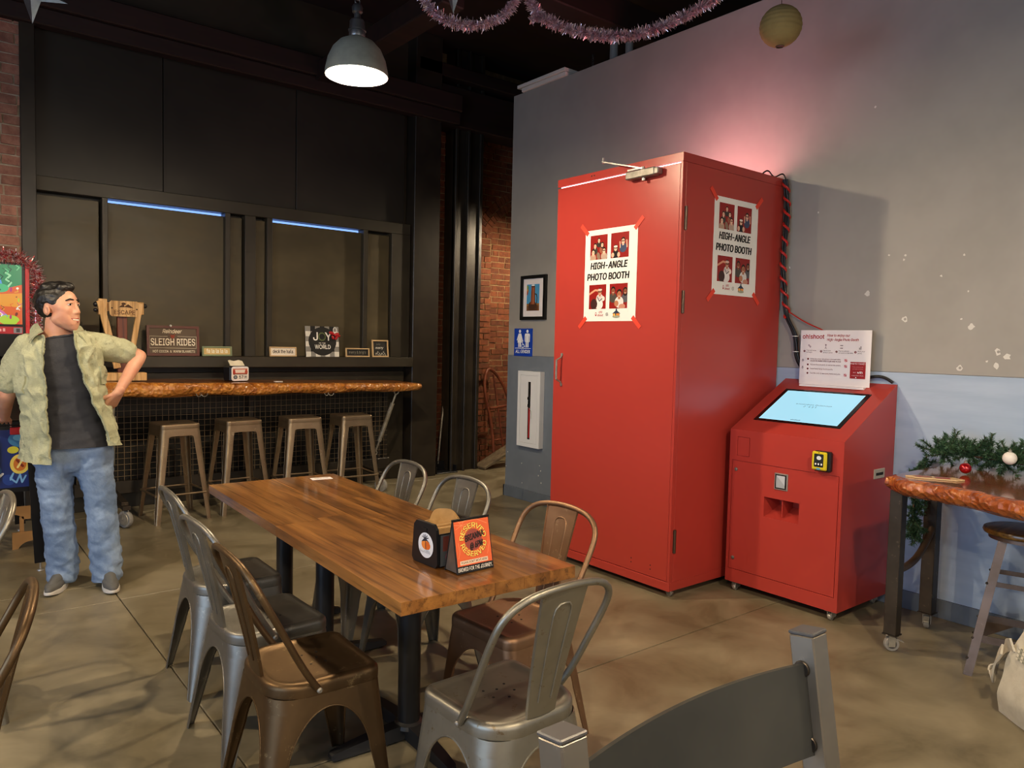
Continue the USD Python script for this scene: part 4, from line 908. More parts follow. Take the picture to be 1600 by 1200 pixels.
# napkin dispenser on the bar
nb = thing('napkin_dispenser', 'black napkin dispenser with white napkins and a printed card, on the bar counter', 'napkin dispenser', (2.20, 6.66, zb_(2.2) + .003), .25)
part(nb, 'body', bx(-.095, .095, -.055, .055, 0, .135, .012), MAT['black_plastic'], False)
part(nb, 'front_plate', frame3(prism(rrect(.165, .125, .02), .006), (0, -.056, .067), (1, 0, 0), (0, 0, 1)), MAT['white_card'], 30)
it = [(sbox(-.078, -.052, .078, .048), '#e8e2da'), (sbox(-.072, -.002, .070, .044), '#c9705a'), (sbox(-.05, .008, .05, .036), '#efe0d6'), (ell(-.06, .012, .012, .022), '#a83a2c'), (ell(.058, .014, .014, .022), '#b8523c'), (sbox(-.07, -.006, .068, -.002), '#3a2a28'),
      (ell(-.048, -.03, .019, .017), '#30363c'), (ell(-.048, -.03, .012, .011), '#8a9298'), (txt('57', .026, .008, -.042, bold=True), '#15161a'), (sbox(.034, -.044, .07, -.014), '#cfccc8'), (ell(.052, -.028, .010, .008), '#8a8680')]
printed(nb, 'card_print', it, (0, -.0622, .067), (1, 0, 0), (0, 0, 1))
parts(nb, 'napkin', (sheet(lambda u, v: (-.07 + .14 * u, -.03 + .05 * v + .006 * math.sin(u * 6), .13 + .05 * v + .004 * math.sin(u * 11)), 12, 6), sheet(lambda u, v: (-.062 + .13 * u, .0 + .03 * v, .13 + .045 * v + .004 * math.cos(u * 9)), 12, 6)), MAT['napkin_white'], True)
single('paper_scrap', 'scrap of white paper lying on the bar counter right of the napkin dispenser', 'paper', bx(2.53, 2.60, 6.60, 6.64, zb_(2.6) + .0012, zb_(2.53) + .004), MAT['white_paper'], False)

# ------------------------------------------------------------------ little signs on the ledge
LZ = 1.3125
def ledge_sign(name, label, x0, x1, h, y, bg, frame, fw, items, tilt=.10):
    t = thing(name, label, 'sign', ((x0 + x1) / 2, y, LZ), 0, 'little signs on the ledge'); w = x1 - x0
    u = np.array([1., 0, 0]); v = np.array([0, math.sin(tilt), math.cos(tilt)])
    part(t, 'board', frame3(bx(-w / 2 + .001, w / 2 - .001, .001, h - .001, -.010, 0), (0, 0, .001), u, v), MAT[bg], False)
    if fw:
        fr = sbox(-w / 2, 0, w / 2, h).difference(sbox(-w / 2 + fw, fw, w / 2 - fw, h - fw))
        part(t, 'frame', frame3(prism(fr, .018), (0, -.0, .001) - np.cross(u, v) * .010, u, v), MAT[frame], False)
    printed(t, 'lettering', items, (0, 0, .001), u, v, 'print_matte', step=.00004)
    return t
w, h = .43, .262
it = [(txt('Reindeer', .034, -.01, .198, width=.155, shear=.25, bold=True), '#e9dcc2'), (txt('SLEIGH RIDES', .058, 0, .092, width=.365, bold=True), '#f2e8d2'), (txt('HOT COCOA  &  WARM BLANKETS', .021, .005, .029, width=.345, bold=True), '#e2d6bc')]
for a in ((-.19, .168, -.045, .171), (.035, .168, .19, .171), (-.19, .066, .19, .069), (-.193, .066, -.190, .171), (.190, .066, .193, .171)): it.append((sbox(*a), '#d8ccb2'))
it += [(ell(-.005, .170, .018, .013), '#8e3a26'), (stroke([(-.015, .18), (-.03, .192)], .004), '#8e3a26'), (stroke([(.005, .18), (.02, .192)], .004), '#8e3a26'), (ell(-.005, .160, .008, .010), '#8e3a26')]
sl = ledge_sign('sleigh_sign', 'brown framed reindeer sleigh rides sign leaning on the ledge', 1.536, 1.966, h, 6.93, 'sign_brown', 'sign_frame_red', .022, it)
part(sl, 'hanger_knob', mv(trimesh.creation.icosphere(2, .010), (-.02, .02, .262)), MAT['white_paper'], True)
ledge_sign('little_sign', 'small sage-green sign reading fa la la la la, right of the sleigh rides sign', 1.99, 2.25, .088, 6.93, 'sign_sage', 'sign_sage', .013, [(sbox(-.115, .015, .115, .073), '#d8b878'), (txt('fa la la la la', .034, 0, .030, width=.185, bold=True), '#fbf3e0')])
ledge_sign('little_sign', 'small white sign in a pale frame reading deck the halls', 2.60, 2.862, .092, 6.93, 'white_card', 'light_frame', .011, [(sbox(-.119, .012, .119, .080), '#f0e6d6'), (txt('deck the halls', .032, 0, .033, width=.20, bold=True), '#3a2e28')])
w, h = .345, .30
it = [(sbox(-w / 2, 0, w / 2, h), '#d8d4ca')]
n_ = 7; c_ = w / n_
for k in range(n_):
    for j in range(6):
        dk = (k % 2) + (j % 2)
        it.append((sbox(-w / 2 + k * c_, j * .05, -w / 2 + (k + 1) * c_, j * .05 + .05), ('#e6e2d8', '#8d8a84', '#191817')[dk]))
it += [(ell(.0, .152, .145, .140, n=18), '#1b1a18'), (txt('J', .078, -.072, .162, bold=True), '#f2efe8'), (txt('Y', .078, .062, .162, bold=True), '#f2efe8')]
for k in range(14):
    a = k / 14 * 2 * PI; it.append((ell(-.004 + .034 * math.cos(a), .198 + .036 * math.sin(a), .010, .006, math.degrees(a) + 60), '#5d6a3e'))
it += [(txt('TO THE', .013, -.005, .127, width=.07, bold=True), '#e8e4da'), (txt('WORLD', .040, 0, .078, width=.165, bold=True), '#f2efe8')]
jy = ledge_sign('joy_sign', 'black and white checked joy to the world sign with a red bow', 2.962, 3.307, h, 6.93, 'white_card', None, 0, it)
bow = [mv(trimesh.creation.icosphere(2, 1.0), (.115 + dx, -.012, .225 + dz), s=None) for dx, dz in ()]
for dx, dz, rx_, rz_ in ((-.026, .014, .030, .3), (.028, .0, .030, -.4), (.0, .0, .014, 0), (-.012, -.03, .022, 1.1), (.026, -.032, .024, -1.0), (.05, -.014, .02, -.2)):
    s = trimesh.creation.icosphere(2, 1.0); s.apply_scale((rx_, .012, rx_ * .55)); bow.append(mv(mv(s, ry=rz_), (.118 + dx, .008, .222 + dz)))
part(jy, 'bow', cat(*bow), MAT['ribbon_red'], True, label='red ribbon bow')
part(jy, 'hanger_loop', tube(spline([(.128, .022, .235), (.118, .026, .275), (.135, .028, .292), (.152, .027, .272), (.146, .024, .24)], 20), .004, 6), MAT['white_paper'])
ledge_sign('little_sign', 'small black sign in a pale frame reading merry and bright, right of the joy sign', 3.378, 3.642, .090, 6.93, 'chalkboard', 'light_frame', .012, [(txt('merry & bright', .026, 0, .035, width=.19), '#8d8878')])
it = [(txt('jolly', .018, -.02, .125, shear=.2), '#7a786e'), (txt('merry', .024, -.01, .085, shear=.2, bold=True), '#d8d4c8')] + [(ell(-.05 + .022 * k, .035 + .02 * math.sin(k * 2.1), .008, .010), '#8d8a7e') for k in range(6)] + [(stroke([(-.05 + .03 * k, .02), (-.04 + .03 * k, .045), (-.025 + .03 * k, .022)], .003), '#cac6ba') for k in range(4)]
ledge_sign('little_sign', 'small upright chalkboard in a pale frame, rightmost sign on the ledge', 3.676, 3.864, .178, 6.93, 'chalkboard', 'light_frame', .014, it, .12)

# ------------------------------------------------------------------ wooden game stand on the bar, behind the person
ws_ = thing('wooden_game', 'wooden bar-top game with an engraved board on two splayed legs', 'game', (1.30, 6.62, zb_(1.30) + .005))
PW = MAT['pale_wood']
part(ws_, 'base_block', bx(-.20, .155, -.06, .06, 0, .065, .004), PW, False)
part(ws_, 'post', bx(-.05, .02, -.02, .025, .065, .60, .003), MAT['red_wood'], False, label='dark red-brown centre post')
part(ws_, 'leg', beam((-.175, -.02, .63), (-.055, -.03, .10), .05, .03, (0, 1, 0), b=.003), PW, False)
part(ws_, 'leg', beam((.115, -.02, .62), (.03, -.03, .10), .04, .03, (0, 1, 0), b=.003), PW, False)
parts(ws_, 'end_block', (bx(-.185, -.125, -.035, .02, .52, .645, .004), bx(.085, .14, -.035, .02, .53, .63, .004)), PW, False)
part(ws_, 'cross_bar', bx(-.125, .085, -.02, .01, .55, .62, .003), PW, False)
pl = Polygon([(-.11, .01), (-.095, -.005), (.08, -.005), (.10, .015), (.10, .10), (.085, .118), (-.10, .118), (-.115, .10)])
pq = part(ws_, 'name_board', frame3(prism(pl, .016), (0, -.035, .515), (1, 0, 0), (0, 0, 1)), PW, False, label='engraved name board')
it = [(txt('ESCAPE', .030, -.005, .014, width=.150, bold=True), '#5c3a1c'), (sbox(-.085, .010, .075, .0115), '#5c3a1c'), (poly((-.05, .066), (-.02, .09), (-.005, .074), (.02, .094), (.06, .064), (.0, .07)), '#4a2e16'), (ell(-.012, .096, .016, .010), '#4a2e16'), (sbox(-.016, .07, -.008, .1), '#4a2e16'), (ell(-.095, .06, .006, .006), '#3a2412'), (ell(.083, .055, .006, .006), '#3a2412')]
printed(pq, 'engraving', it, (0, -.0512, .515), (1, 0, 0), (0, 0, 1), 'print_matte')
parts(ws_, 'knob', (mv(trimesh.creation.icosphere(2, .020), (-.20, -.01, .60)), mv(trimesh.creation.icosphere(2, .016), (-.202, -.01, .555)), mv(trimesh.creation.icosphere(2, .018), (.150, -.01, .60))), MAT['black_plastic'], True)
# ================================================================== on the grey wall, left of the booth
WX = 4.5025
U, V = (0, -1, 0), (0, 0, 1)
pf = thing('framed_picture', 'black framed painting of a brown bottle against blue, hanging left of the red booth', 'picture', (WX, 5.517, 1.711))
w, h = .357, .412
part(pf, 'frame', frame3(prism(sbox(0, 0, w, h).difference(sbox(.030, .030, w - .030, h - .030)), .028), (0, 0, 0), U, V), MAT['frame_black'], False)
part(pf, 'mat_board', frame3(bx(.02, w - .02, .02, h - .02, 0, .012), (0, 0, 0), U, V), MAT['white_card'], False, label='cream mount around the painting')
px0, py0, pw, ph = .080, .085, .180, .245
it = [(sbox(0, 0, pw, ph), '#4f9fd0'), (sbox(0, 0, pw, .065), '#7a5230'), (poly((0, .06), (pw, .068), (pw, .05), (0, .045)), '#9a6a38'), (ell(.092, .028, .068, .045), '#5a3a26'), (ell(.085, .05, .058, .04), '#4a3022'),
      (poly((.058, .06), (.122, .06), (.116, .225), (.066, .225)), '#8a4a30'), (poly((.085, .06), (.104, .06), (.100, .22), (.088, .22)), '#b06a44'), (ell(.091, .226, .026, .010), '#5c3426'), (ell(.09, .236, .024, .008), '#e8ecee'),
      (stroke([(.118, .155), (.140, .15), (.148, .12), (.146, .07)], .011), '#3a3a30'), (ell(.008, .215, .016, .022), '#7a9a4a'), (ell(.012, .185, .012, .02), '#c88a3a'), (ell(.006, .165, .01, .02), '#b04a30')]
printed(pf, 'painting', clip([(g_, c) for g_, c in it], sbox(0, 0, pw, ph)), (-.0125, -px0, py0), U, V, step=.00005)
gs = thing('restroom_sign', 'blue all gender restroom sign with white figures on the grey wall', 'sign', (WX, 5.622, 1.369))
w, h = .272, .262
part(gs, 'plate', frame3(bx(0, w, 0, h, 0, .004, .001), (0, 0, 0), U, V), MAT['sign_blue'], False)
Wt = '#f4f6fa'
it = []
cx = .085
it += [(ell(cx, .235, .017, .016), Wt), (poly((cx - .020, .214), (cx + .020, .214), (cx + .046, .150), (cx + .034, .145), (cx + .022, .180), (cx + .034, .128), (cx - .034, .128), (cx - .022, .180), (cx - .034, .145), (cx - .046, .150)), Wt), (sbox(cx - .021, .085, cx - .003, .13), Wt), (sbox(cx + .003, .085, cx + .021, .13), Wt)]
cx = .198
it += [(ell(cx, .235, .017, .016), Wt), (rrect(.078, .082, .014, cx, .174), Wt), (sbox(cx - .022, .085, cx - .003, .17), Wt), (sbox(cx + .003, .085, cx + .022, .17), Wt), (sbox(cx - .027, .10, cx - .0235, .19), '#0f3fae'), (sbox(cx + .0235, .10, cx + .027, .19), '#0f3fae')]
ring = ell(.136, .098, .021, .019).difference(ell(.136, .098, .014, .013))
it += [(ring, Wt), (ell(.131, .146, .008, .008), Wt), (stroke([(.131, .135), (.133, .112), (.150, .112), (.160, .092), (.166, .094)], .008), Wt), (sbox(.02, .072, .255, .078), Wt), (txt('ALL GENDER', .030, .136, .030, bold=True, width=.215, shear=.08), Wt)]
printed(gs, 'pictogram', it, (-.004, 0, 0), U, V)
fc = thing('extinguisher_cabinet', 'white wall cabinet with a fire extinguisher behind its narrow slot', 'fire cabinet', (4.503, 5.49, .525))
w, h, d = .322, .708, .048
part(fc, 'case', bx(-d, 0, -w, 0, 0, h, .002), MAT['enamel_side'], False)
fr = sbox(0, 0, w, h).difference(sbox(.036, .036, w - .036, h - .036))
part(fc, 'door_frame', frame3(prism(fr, .006), (-d, 0, 0), U, V), MAT['white_enamel'], False)
sx0, sx1, sz0, sz1 = .150, .188, .072, .610
part(fc, 'door', frame3(prism(sbox(.039, .039, w - .039, h - .039).difference(sbox(sx0, sz0, sx1, sz1)), .004), (-d, 0, 0), U, V), MAT['white_enamel'], False)
part(fc, 'slot_back', frame3(bx(sx0 - .01, sx1 + .01, sz0 - .01, sz1 + .01, 0, .0008), (-d, 0, 0), U, V), MAT['dark_gap'], False)
part(fc, 'extinguisher', frame3(cat(mv(cyl(.017, 0, .29, 16, .006), ((sx0 + sx1) / 2, 0, 0), s=None).apply_transform(np.array([[1, 0, 0, 0], [0, 0, 1, sz0 + .01], [0, 1, 0, .0], [0, 0, 0, 1.]])),), (-d + .012, 0, 0), U, V), MAT['extinguisher_red'], 40, label='red fire extinguisher')
part(fc, 'valve_and_hose', frame3(cat(bx(sx0 + .008, sx1 - .006, .375, .40, .001, .014), bx(sx0 + .012, sx1 - .010, .40, .43, .001, .012), mv(trimesh.creation.torus(.016, .005, 18, 8), (.169, .455, .006)), seg((.160, .40, .006), (.176, .47, .006), .005)), (-d, 0, 0), U, V), MAT['black_plastic'], 30)
part(fc, 'gauge', frame3(mv(cyl(.010, 0, .006, 14), (.170, .385, .008)), (-d, 0, 0), U, V), MAT['white_enamel'])
part(fc, 'seal_wire', frame3(tube(spline([(.172, .37, .012), (.20, .35, .014), (.212, .315, .012), (.208, .27, .010)], 16), .0016, 5), (-d, 0, 0), U, V), MAT['zinc'])

# ================================================================== leaning things in the brick corner
dp = thing('dustpan', 'black lobby dustpan with a long grey handle leaning against the brick', 'dustpan', (4.68, 7.10, 0))
part(dp, 'pan', cat(bx(-.14, .14, -.10, .12, 0, .012, .003), bx(-.14, .14, .10, .12, 0, .11), bx(-.14, -.128, -.08, .12, 0, .08), bx(.128, .14, -.08, .12, 0, .08)), MAT['black_plastic'], False)
part(dp, 'handle', seg((0, .11, .08), (.115, .17, .86), .013, 12), MAT['steel_satin'])
part(dp, 'grip', cat(seg((.115, .17, .86), (.145, .175, 1.06), .016, 12), bx(.09, .16, .14, .19, .84, .90, .005)), MAT['black_plastic'])
sd = thing('bentwood_sled', 'old bentwood sled frame leaning on the brick wall beside the grey wall', 'sled', (5.35, 7.22, 0))
part(sd, 'runner', tube(spline([(.115, -.05, .10), (.075, 0, .6), (.045, .06, 1.10), (.10, .08, 1.165), (.20, .085, 1.12), (.30, .07, 1.0), (.38, .05, .82), (.42, .02, .5), (.44, -.03, .1)], 50), .019, 10), MAT['red_wood'])
part(sd, 'slat', cat(tube([(.27, -.05, .12), (.215, .0, .6), (.17, .07, 1.10)], .013, 8)), MAT['red_wood'])
parts(sd, 'cross_bar', (seg((.08, .0, .69), (.41, .03, .72), .016), seg((.10, -.03, .3), (.43, -.0, .32), .013)), MAT['red_wood'])
rb = thing('wooden_ramp', 'weathered wooden board lying aslant on the floor below the sled', 'board', (5.17, 7.0, 0))
part(rb, 'board', mv(bx(0, .78, -.05, .16, 0, .03, .003), (0, 0, .004), ry=-math.radians(24)), MAT['ramp_wood'], False)
part(rb, 'support', bx(.55, .60, -.02, .14, 0, .235, .003), MAT['ramp_wood'], False)

# ================================================================== pinball machine at the left edge
pb = thing('pinball_machine', 'pinball machine with a colourful lit backbox at the left edge of the picture', 'pinball machine', (0, 5.5, 0))
cabp = Polygon([(0, .50), (1.15, .62), (1.15, 1.16), (0, .93)])
cm = prism(cabp, .56); cm = trimesh.Trimesh(cm.vertices[:, [2, 0, 1]], cm.faces, process=False)
part(pb, 'cabinet', cm, MAT['pin_black'], False)
it = [(sbox(0, 0, .56, .36), '#172a6a')]
for k in range(9): it.append((ell(.04 + .065 * k, .05 + .03 * (k % 3), .035, .03, 20 * k), ('#1f3f8c', '#22346e', '#2a5a96')[k % 3]))
it += [(ell(.50, .30, .07, .05), '#3a76a0'), (ell(.49, .31, .035, .02), '#6aa6c0'), (ell(.455, .235, .03, .022), '#c8c43a'), (ell(.49, .145, .052, .062), '#dfc85a'), (ell(.49, .145, .034, .044), '#c8702a'), (stroke([(.475, .17), (.505, .13)], .014), '#7a2a18'), (stroke([(.478, .125), (.50, .165)], .012), '#f0e08a'),
       (stroke([(.44, .05), (.455, .09), (.44, .06), (.47, .03), (.49, .08), (.50, .03), (.52, .07)], .010), '#7ab0dc'), (stroke([(.30, .03), (.36, .05), (.40, .09)], .014), '#dfe2ea')]
printed(pb, 'front_art', clip(it, sbox(0, 0, .56, .36)), (0, 0, .53), (1, 0, 0), (0, 0, 1), step=.00005, label='dark blue printed cabinet front')
cd = part(pb, 'coin_door', frame3(prism(rrect(.29, .30, .05), .02), (.235, 0, .70), (1, 0, 0), (0, 0, 1)), MAT['black_satin'], 30, label='black rounded coin door')
part(cd, 'coin_return', mv(cyl(.012, 0, .01, 14), (.365, -.02, .66), rx=PI / 2), MAT['steel_bright'])
part(pb, 'lock_bar', bx(-.01, .57, -.012, .06, .915, .948, .006), MAT['pin_black'], False)
parts(pb, 'start_button', (bx(.44, .51, -.014, 0, .86, .905, .004), mv(cyl(.018, 0, .012, 16), (.575, .18, .90), ry=PI / 2)), MAT['pin_red'], False, 'red button')
parts(pb, 'side_rail', (beam((.555, .02, .94), (.555, 1.1, 1.165), .016, .02), beam((.005, .02, .94), (.005, 1.1, 1.165), .016, .02)), MAT['pin_black'], False)
sl_ = np.array([0, 1.09, .215]); L_s = np.linalg.norm(sl_); sl_ /= L_s
it = [(sbox(0, 0, .52, 1.08), '#d8482c'), (ell(.26, .5, .2, .3), '#e8a03a'), (ell(.12, .7, .09, .1), '#4a8ac0'), (ell(.38, .75, .09, .09), '#4aa05a'), (ell(.42, .30, .07, .06), '#e49ab0'), (ell(.40, .42, .05, .05), '#f4f0ea'), (ell(.14, .3, .08, .06), '#f0e060'), (ell(.3, .95, .1, .06), '#b83a8a'), (stroke([(.1, .1), (.2, .05), (.22, .02)], .02), '#f4f0ea'), (stroke([(.42, .1), (.32, .05), (.30, .02)], .02), '#f4f0ea')]
printed(pb, 'playfield', it, (.02, .04, .925), (1, 0, 0), sl_, 'backlit_art', label='lit orange playfield')
parts(pb, 'bumper', [*[mv(lathe([(.001, .03), (.018, .028), (.022, .02), (.022, 0)], 14), (x, y, .925 + y * .197 + .004)) for x, y in ((.40, .42), (.30, .55), (.42, .66), (.2, .5))]], MAT['bauble_red'], 40, 'round red bumper')
for x in (-.005, .545):
    for y, z1 in ((-.012, .78), (1.10, .85)):
        oy = -.04 if y < 0 else .04; ox = .03 if x > .2 else -.03
        lg = part(pb, 'leg', cat(beam((x + .01 + ox, y + oy, .05), (x + .01, y, z1), .060, .014, (0, 1, 0), .002), beam((x + .01 + ox + (.03 if x > .2 else -.03), y + oy + .02, .05), (x + .01 + (.026 if x > .2 else -.026), y + .03, z1), .06, .012, (1, 0, 0), .002)), MAT['pin_black'], False)
        part(lg, 'leveler', mv(lathe([(.022, 0), (.020, .006), (.006, .012), (.006, .06)], 16, True), (x + .012 + ox, y + oy + .005, 0)), MAT['steel_bright'])
part(pb, 'neck', bx(.05, .51, .80, 1.12, 1.10, 1.32), MAT['pin_black'], False)
bbx0, bbx1, bz0, bz1, by = -.07, .618, 1.30, 1.975, .80
part(pb, 'backbox', bx(bbx0, bbx1, by, by + .26, bz0, bz1, .004), MAT['pin_black'], False)
parts(pb, 'red_trim', (bx(bbx1 - .012, bbx1 + .014, by - .012, by + .262, bz0, bz1 + .012, .002), bx(bbx0 - .014, bbx0 + .012, by - .012, by + .262, bz0, bz1 + .012, .002)), MAT['pin_red'], False, 'red edge trim of the backbox')
aw, ah = .628, .415
rga = random.Random(9); it = [(sbox(0, 0, aw, ah), '#2c8f58')]
it += [(poly((0, .12), (.25, .14), (.45, .22), (aw, .28), (aw, 0), (0, 0)), '#e8642a'), (poly((.2, .1), (.42, .2), (aw, .22), (aw, .12), (.4, .13)), '#f4a030'), (ell(.42, .17, .06, .05), '#e85030'), (ell(.10, .1, .14, .11), '#f0d84a'), (ell(.27, .20, .13, .07), '#f6f4e0'), (ell(.25, .21, .08, .04), '#d6e070'),
       (affinity.rotate(sbox(.12, .23, .50, .385), 14), '#5aa0dc'), (affinity.rotate(sbox(.135, .245, .485, .37), 14), '#e8e6d8'), (affinity.rotate(sbox(.15, .25, .33, .36), 14), '#d84030'), (affinity.rotate(sbox(.33, .25, .47, .355), 14), '#f4e02c'), (put(txt('1 0 0', .03, rot=.24, bold=True), .415, .30), '#c83a20'), (ell(.42, .275, .04, .014, 14), '#d84a24'),
       (ell(.22, .06, .17, .05, 8), '#d84a8c'), (ell(.20, .068, .12, .028, 8), '#f0b8cc'), (ell(.47, .065, .07, .045, -20), '#e070a8'), (ell(.48, .07, .04, .02, -20), '#f8e0ea'), (stroke([(.3, .03), (.36, .07), (.42, .05), (.47, .08)], .012), '#f8f4f0'), (ell(.30, .02, .12, .03), '#6a3a24'), (ell(.55, .03, .06, .035), '#b8d840'), (ell(.05, .02, .08, .03), '#c8dc50'),
       (stroke([(.53, .36), (.56, .34), (.535, .31), (.565, .29), (.545, .26)], .012), '#9fe0a8'), (ell(.50, .25, .05, .03), '#4ac080'), (ell(.44, .19, .02, .03), '#f4d8c0'), (poly((.30, .17), (.34, .25), (.40, .16), (.36, .15)), '#3a78c0')]
for k in range(110):
    x, y = rga.uniform(0, aw), rga.uniform(0, ah * .62); q = rga.random()
    c_ = rga.choice(('#f8f0d8', '#f4c030', '#e84a30', '#e888b8', '#58b0e0', '#7a2a20', '#b8d840', '#c03a78', '#2a6a4a'))
    if q < .5: it.append((ell(x, y, rga.uniform(.005, .018), rga.uniform(.003, .010), rga.uniform(0, 90)), c_))
    else: a_ = rga.uniform(0, 6.3); it.append((stroke([(x, y), (x + .02 * math.cos(a_), y + .02 * math.sin(a_)), (x + .03 * math.cos(a_ + .9), y + .03 * math.sin(a_ + .9))], rga.uniform(.003, .007)), c_))
for k in range(14):
    x, y = rga.uniform(.36, aw), rga.uniform(.26, ah); it.append((stroke([(x, y), (x + .015, y + .02), (x - .005, y + .035)], .006), rga.choice(('#1c6a44', '#6ad090', '#12503a'))))
printed(pb, 'backbox_art', clip([x for x in it if not isinstance(x[0], tuple)], sbox(0, 0, aw, ah)) + [x for x in it if isinstance(x[0], tuple)], (bbx0 + .03, by, 1.545), (1, 0, 0), (0, 0, 1), 'backlit_art', lift=.001, step=.00004, label='lit cartoon-coloured backbox picture')
printed(pb, 'backbox_strip', [(sbox(0, 0, .63, .05), '#b02430'), *[(sbox(.05 + .022 * k, .016, .064 + .022 * k, .034 + .004 * (k % 2)), '#e8b0b4') for k in range(22) if k % 7 != 3], (sbox(.575, .006, .625, .044), '#8c8890'), (sbox(.59, .012, .612, .038), '#3a3a44')], (bbx0 + .03, by, 1.478), (1, 0, 0), (0, 0, 1))
# tinsel: foil blades set around a core wire
def tinsel(name, label, path, rad, n, mat, seed, cat_='tinsel garland', group=None, jit=.3):
    r = np.random.default_rng(seed); P_ = spline(path, 160)
    t = thing(name, label, cat_, (0, 0, 0), 0, group)
    part(t, 'core_wire', tube(P_, .004, 5), MAT[mat])
    i = r.integers(0, 159, n); c = P_[i] + (P_[np.minimum(i + 1, 159)] - P_[i]) * r.random((n, 1)); T = P_[np.minimum(i + 1, 159)] - P_[i]; T /= np.linalg.norm(T, axis=1, keepdims=True)
    d = r.normal(size=(n, 3)); d -= T * (d * T).sum(1, keepdims=True); d /= np.linalg.norm(d, axis=1, keepdims=True); d += T * r.normal(0, jit, (n, 1)); d /= np.linalg.norm(d, axis=1, keepdims=True)
    L = rad * r.uniform(.65, 1.1, (n, 1)); s = np.cross(d, r.normal(size=(n, 3))); s /= np.linalg.norm(s, axis=1, keepdims=True); wd = .0018 + .0012 * r.random((n, 1))
    bend = r.normal(0, .16, (n, 3)) * L
    mid = c + d * L * .55 + bend * .4; tip = c + d * L + bend
    V_ = np.stack([c - s * wd, c + s * wd, mid - s * wd, mid + s * wd, tip - s * wd * .6, tip + s * wd * .6], 1).reshape(-1, 3)
    o = (np.arange(n) * 6)[:, None, None]; F_ = (np.array([[0, 1, 3], [0, 3, 2], [2, 3, 5], [2, 5, 4]])[None] + o).reshape(-1, 3)
    part(t, 'foil', trimesh.Trimesh(V_, F_, process=False), MAT[mat], False, kind='stuff')
    return t
tinsel('tinsel_garland', 'red and silver tinsel wound around the pinball backbox', [(-.1, 6.30, 1.99), (.1, 6.28, 2.005), (.35, 6.28, 2.0), (.60, 6.28, 2.0), (.665, 6.29, 1.93), (.675, 6.30, 1.8), (.67, 6.30, 1.66), (.665, 6.31, 1.5), (.66, 6.32, 1.35)], .055, 2400, 'tinsel_red', 3)
# wooden bits and a ball under the machine
wt = thing('wooden_stand', 'pale wooden stand with arched feet on the floor under the pinball machine', 'stand', (.62, 6.08, 0))
foot = sbox(-.13, 0, .125, .115).difference(ell(-.015, -.02, .085, .07))
part(wt, 'foot_board', frame3(prism(foot, .02), (0, 0, 0), (1, 0, 0), (0, 0, 1)), MAT['cardboard'], False)
part(wt, 'upright', bx(.015, .045, .02, .05, .06, .48, .002), MAT['cardboard'], False)
part(wt, 'short_post', bx(-.085, -.06, .0, .02, .11, .22), MAT['cardboard'], False)
arch = sbox(-.20, 0, -.02, .09).difference(ell(-.13, -.02, .07, .06))
part(wt, 'arched_board', frame3(prism(arch, .02), (0, .02, .20), (1, 0, 0), (0, 0, 1)), MAT['cardboard'], False)
single('plastic_ball', 'blue plastic ball lying behind the pinball leg', 'ball', mv(trimesh.creation.icosphere(3, .055), (.735, 6.22, .055)), MAT['blue_plastic'], True)

# ================================================================== rolling live-edge table on the right
ct = thing('rolling_table', 'live-edge wooden table with raw steel legs on casters, at the right edge', 'table', (4.03, 1.0, 0))
rg = np.random.default_rng(8); rings, rtop = [], []
for i, y in enumerate(np.r_[np.linspace(.70, .62, 6), np.linspace(.58, -.9, 50)]):
    end = max(0, (y - .60) / .10); f = np.interp(y, [-.9, -.4, .04, .2, .33, .56, .63, .68, .70], [-.55, -.55, -.52, -.47, -.42, -.40, -.37, -.325, -.30]) + .006 * math.sin(y * 31)
    z1 = .893 - .010 * end ** 3; z0 = .808 + .006 * end ** 3
    j = rg.normal(0, .005 + .006 * end, 6)
    rtop.append([(.40 - .03 * end, y, z0), (.41 - .02 * end, y, z1), (f + .05, y, z1), (f + .055, y, z0)])
    rings.append([(f + .05, y, z1), (f + .014 + j[0], y, z1 - .004), (f + j[1], y, z1 - .02), (f - .006 + j[2], y, (z0 + z1) / 2), (f + .012 + j[3], y, z0 + .016), (f + .05, y, z0)])
part(ct, 'slab', loft(rtop), MAT['slab_wood_y'], 35, label='glossy reddish slab')
part(ct, 'live_edge', loft(rings), MAT['bark_copper'], 40, label='lumpy copper-brown live edge of the slab')
def caster(par, x, y, r, m='rubber_grey', rot=.5, brake=True):
    w = part(par, 'caster_wheel', mv(lathe([(.012, -.013), (r * .93, -.013), (r, -.007), (r, .007), (r * .93, .013), (.012, .013)], 24, True, True), (x, y, r), rx=PI / 2, rz=rot), MAT[m], 40)
    c, s = math.cos(rot), math.sin(rot)
    part(w, 'hub', mv(cat(lathe([(.001, -.016), (r * .6, -.014)], 20), lathe([(r * .6, .014), (.001, .016)], 20)), (x, y, r), rx=PI / 2, rz=rot), MAT['rubber_dark'])
    fk = [mv(bx(-.013, .020, sg_ * .0185 - .002, sg_ * .0185 + .002, r - .012, 2 * r + .008, .001), (x, y, 0), rz=0) for sg_ in (-1, 1)]
    fk.append(bx(x - .03, x + .035, y - .02, y + .02, 2 * r + .006, 2 * r + .014, .001))
    if brake: fk.append(mv(bx(-.060, -.018, -.014, .014, 0, .006, .001), (x, y, 2 * r - .004), ry=-.4))
    k = cat(*fk); k.apply_translation((-x, -y, 0)); k = mv(k, (x, y, 0), rz=rot)
    part(w, 'fork', k, MAT['zinc'])
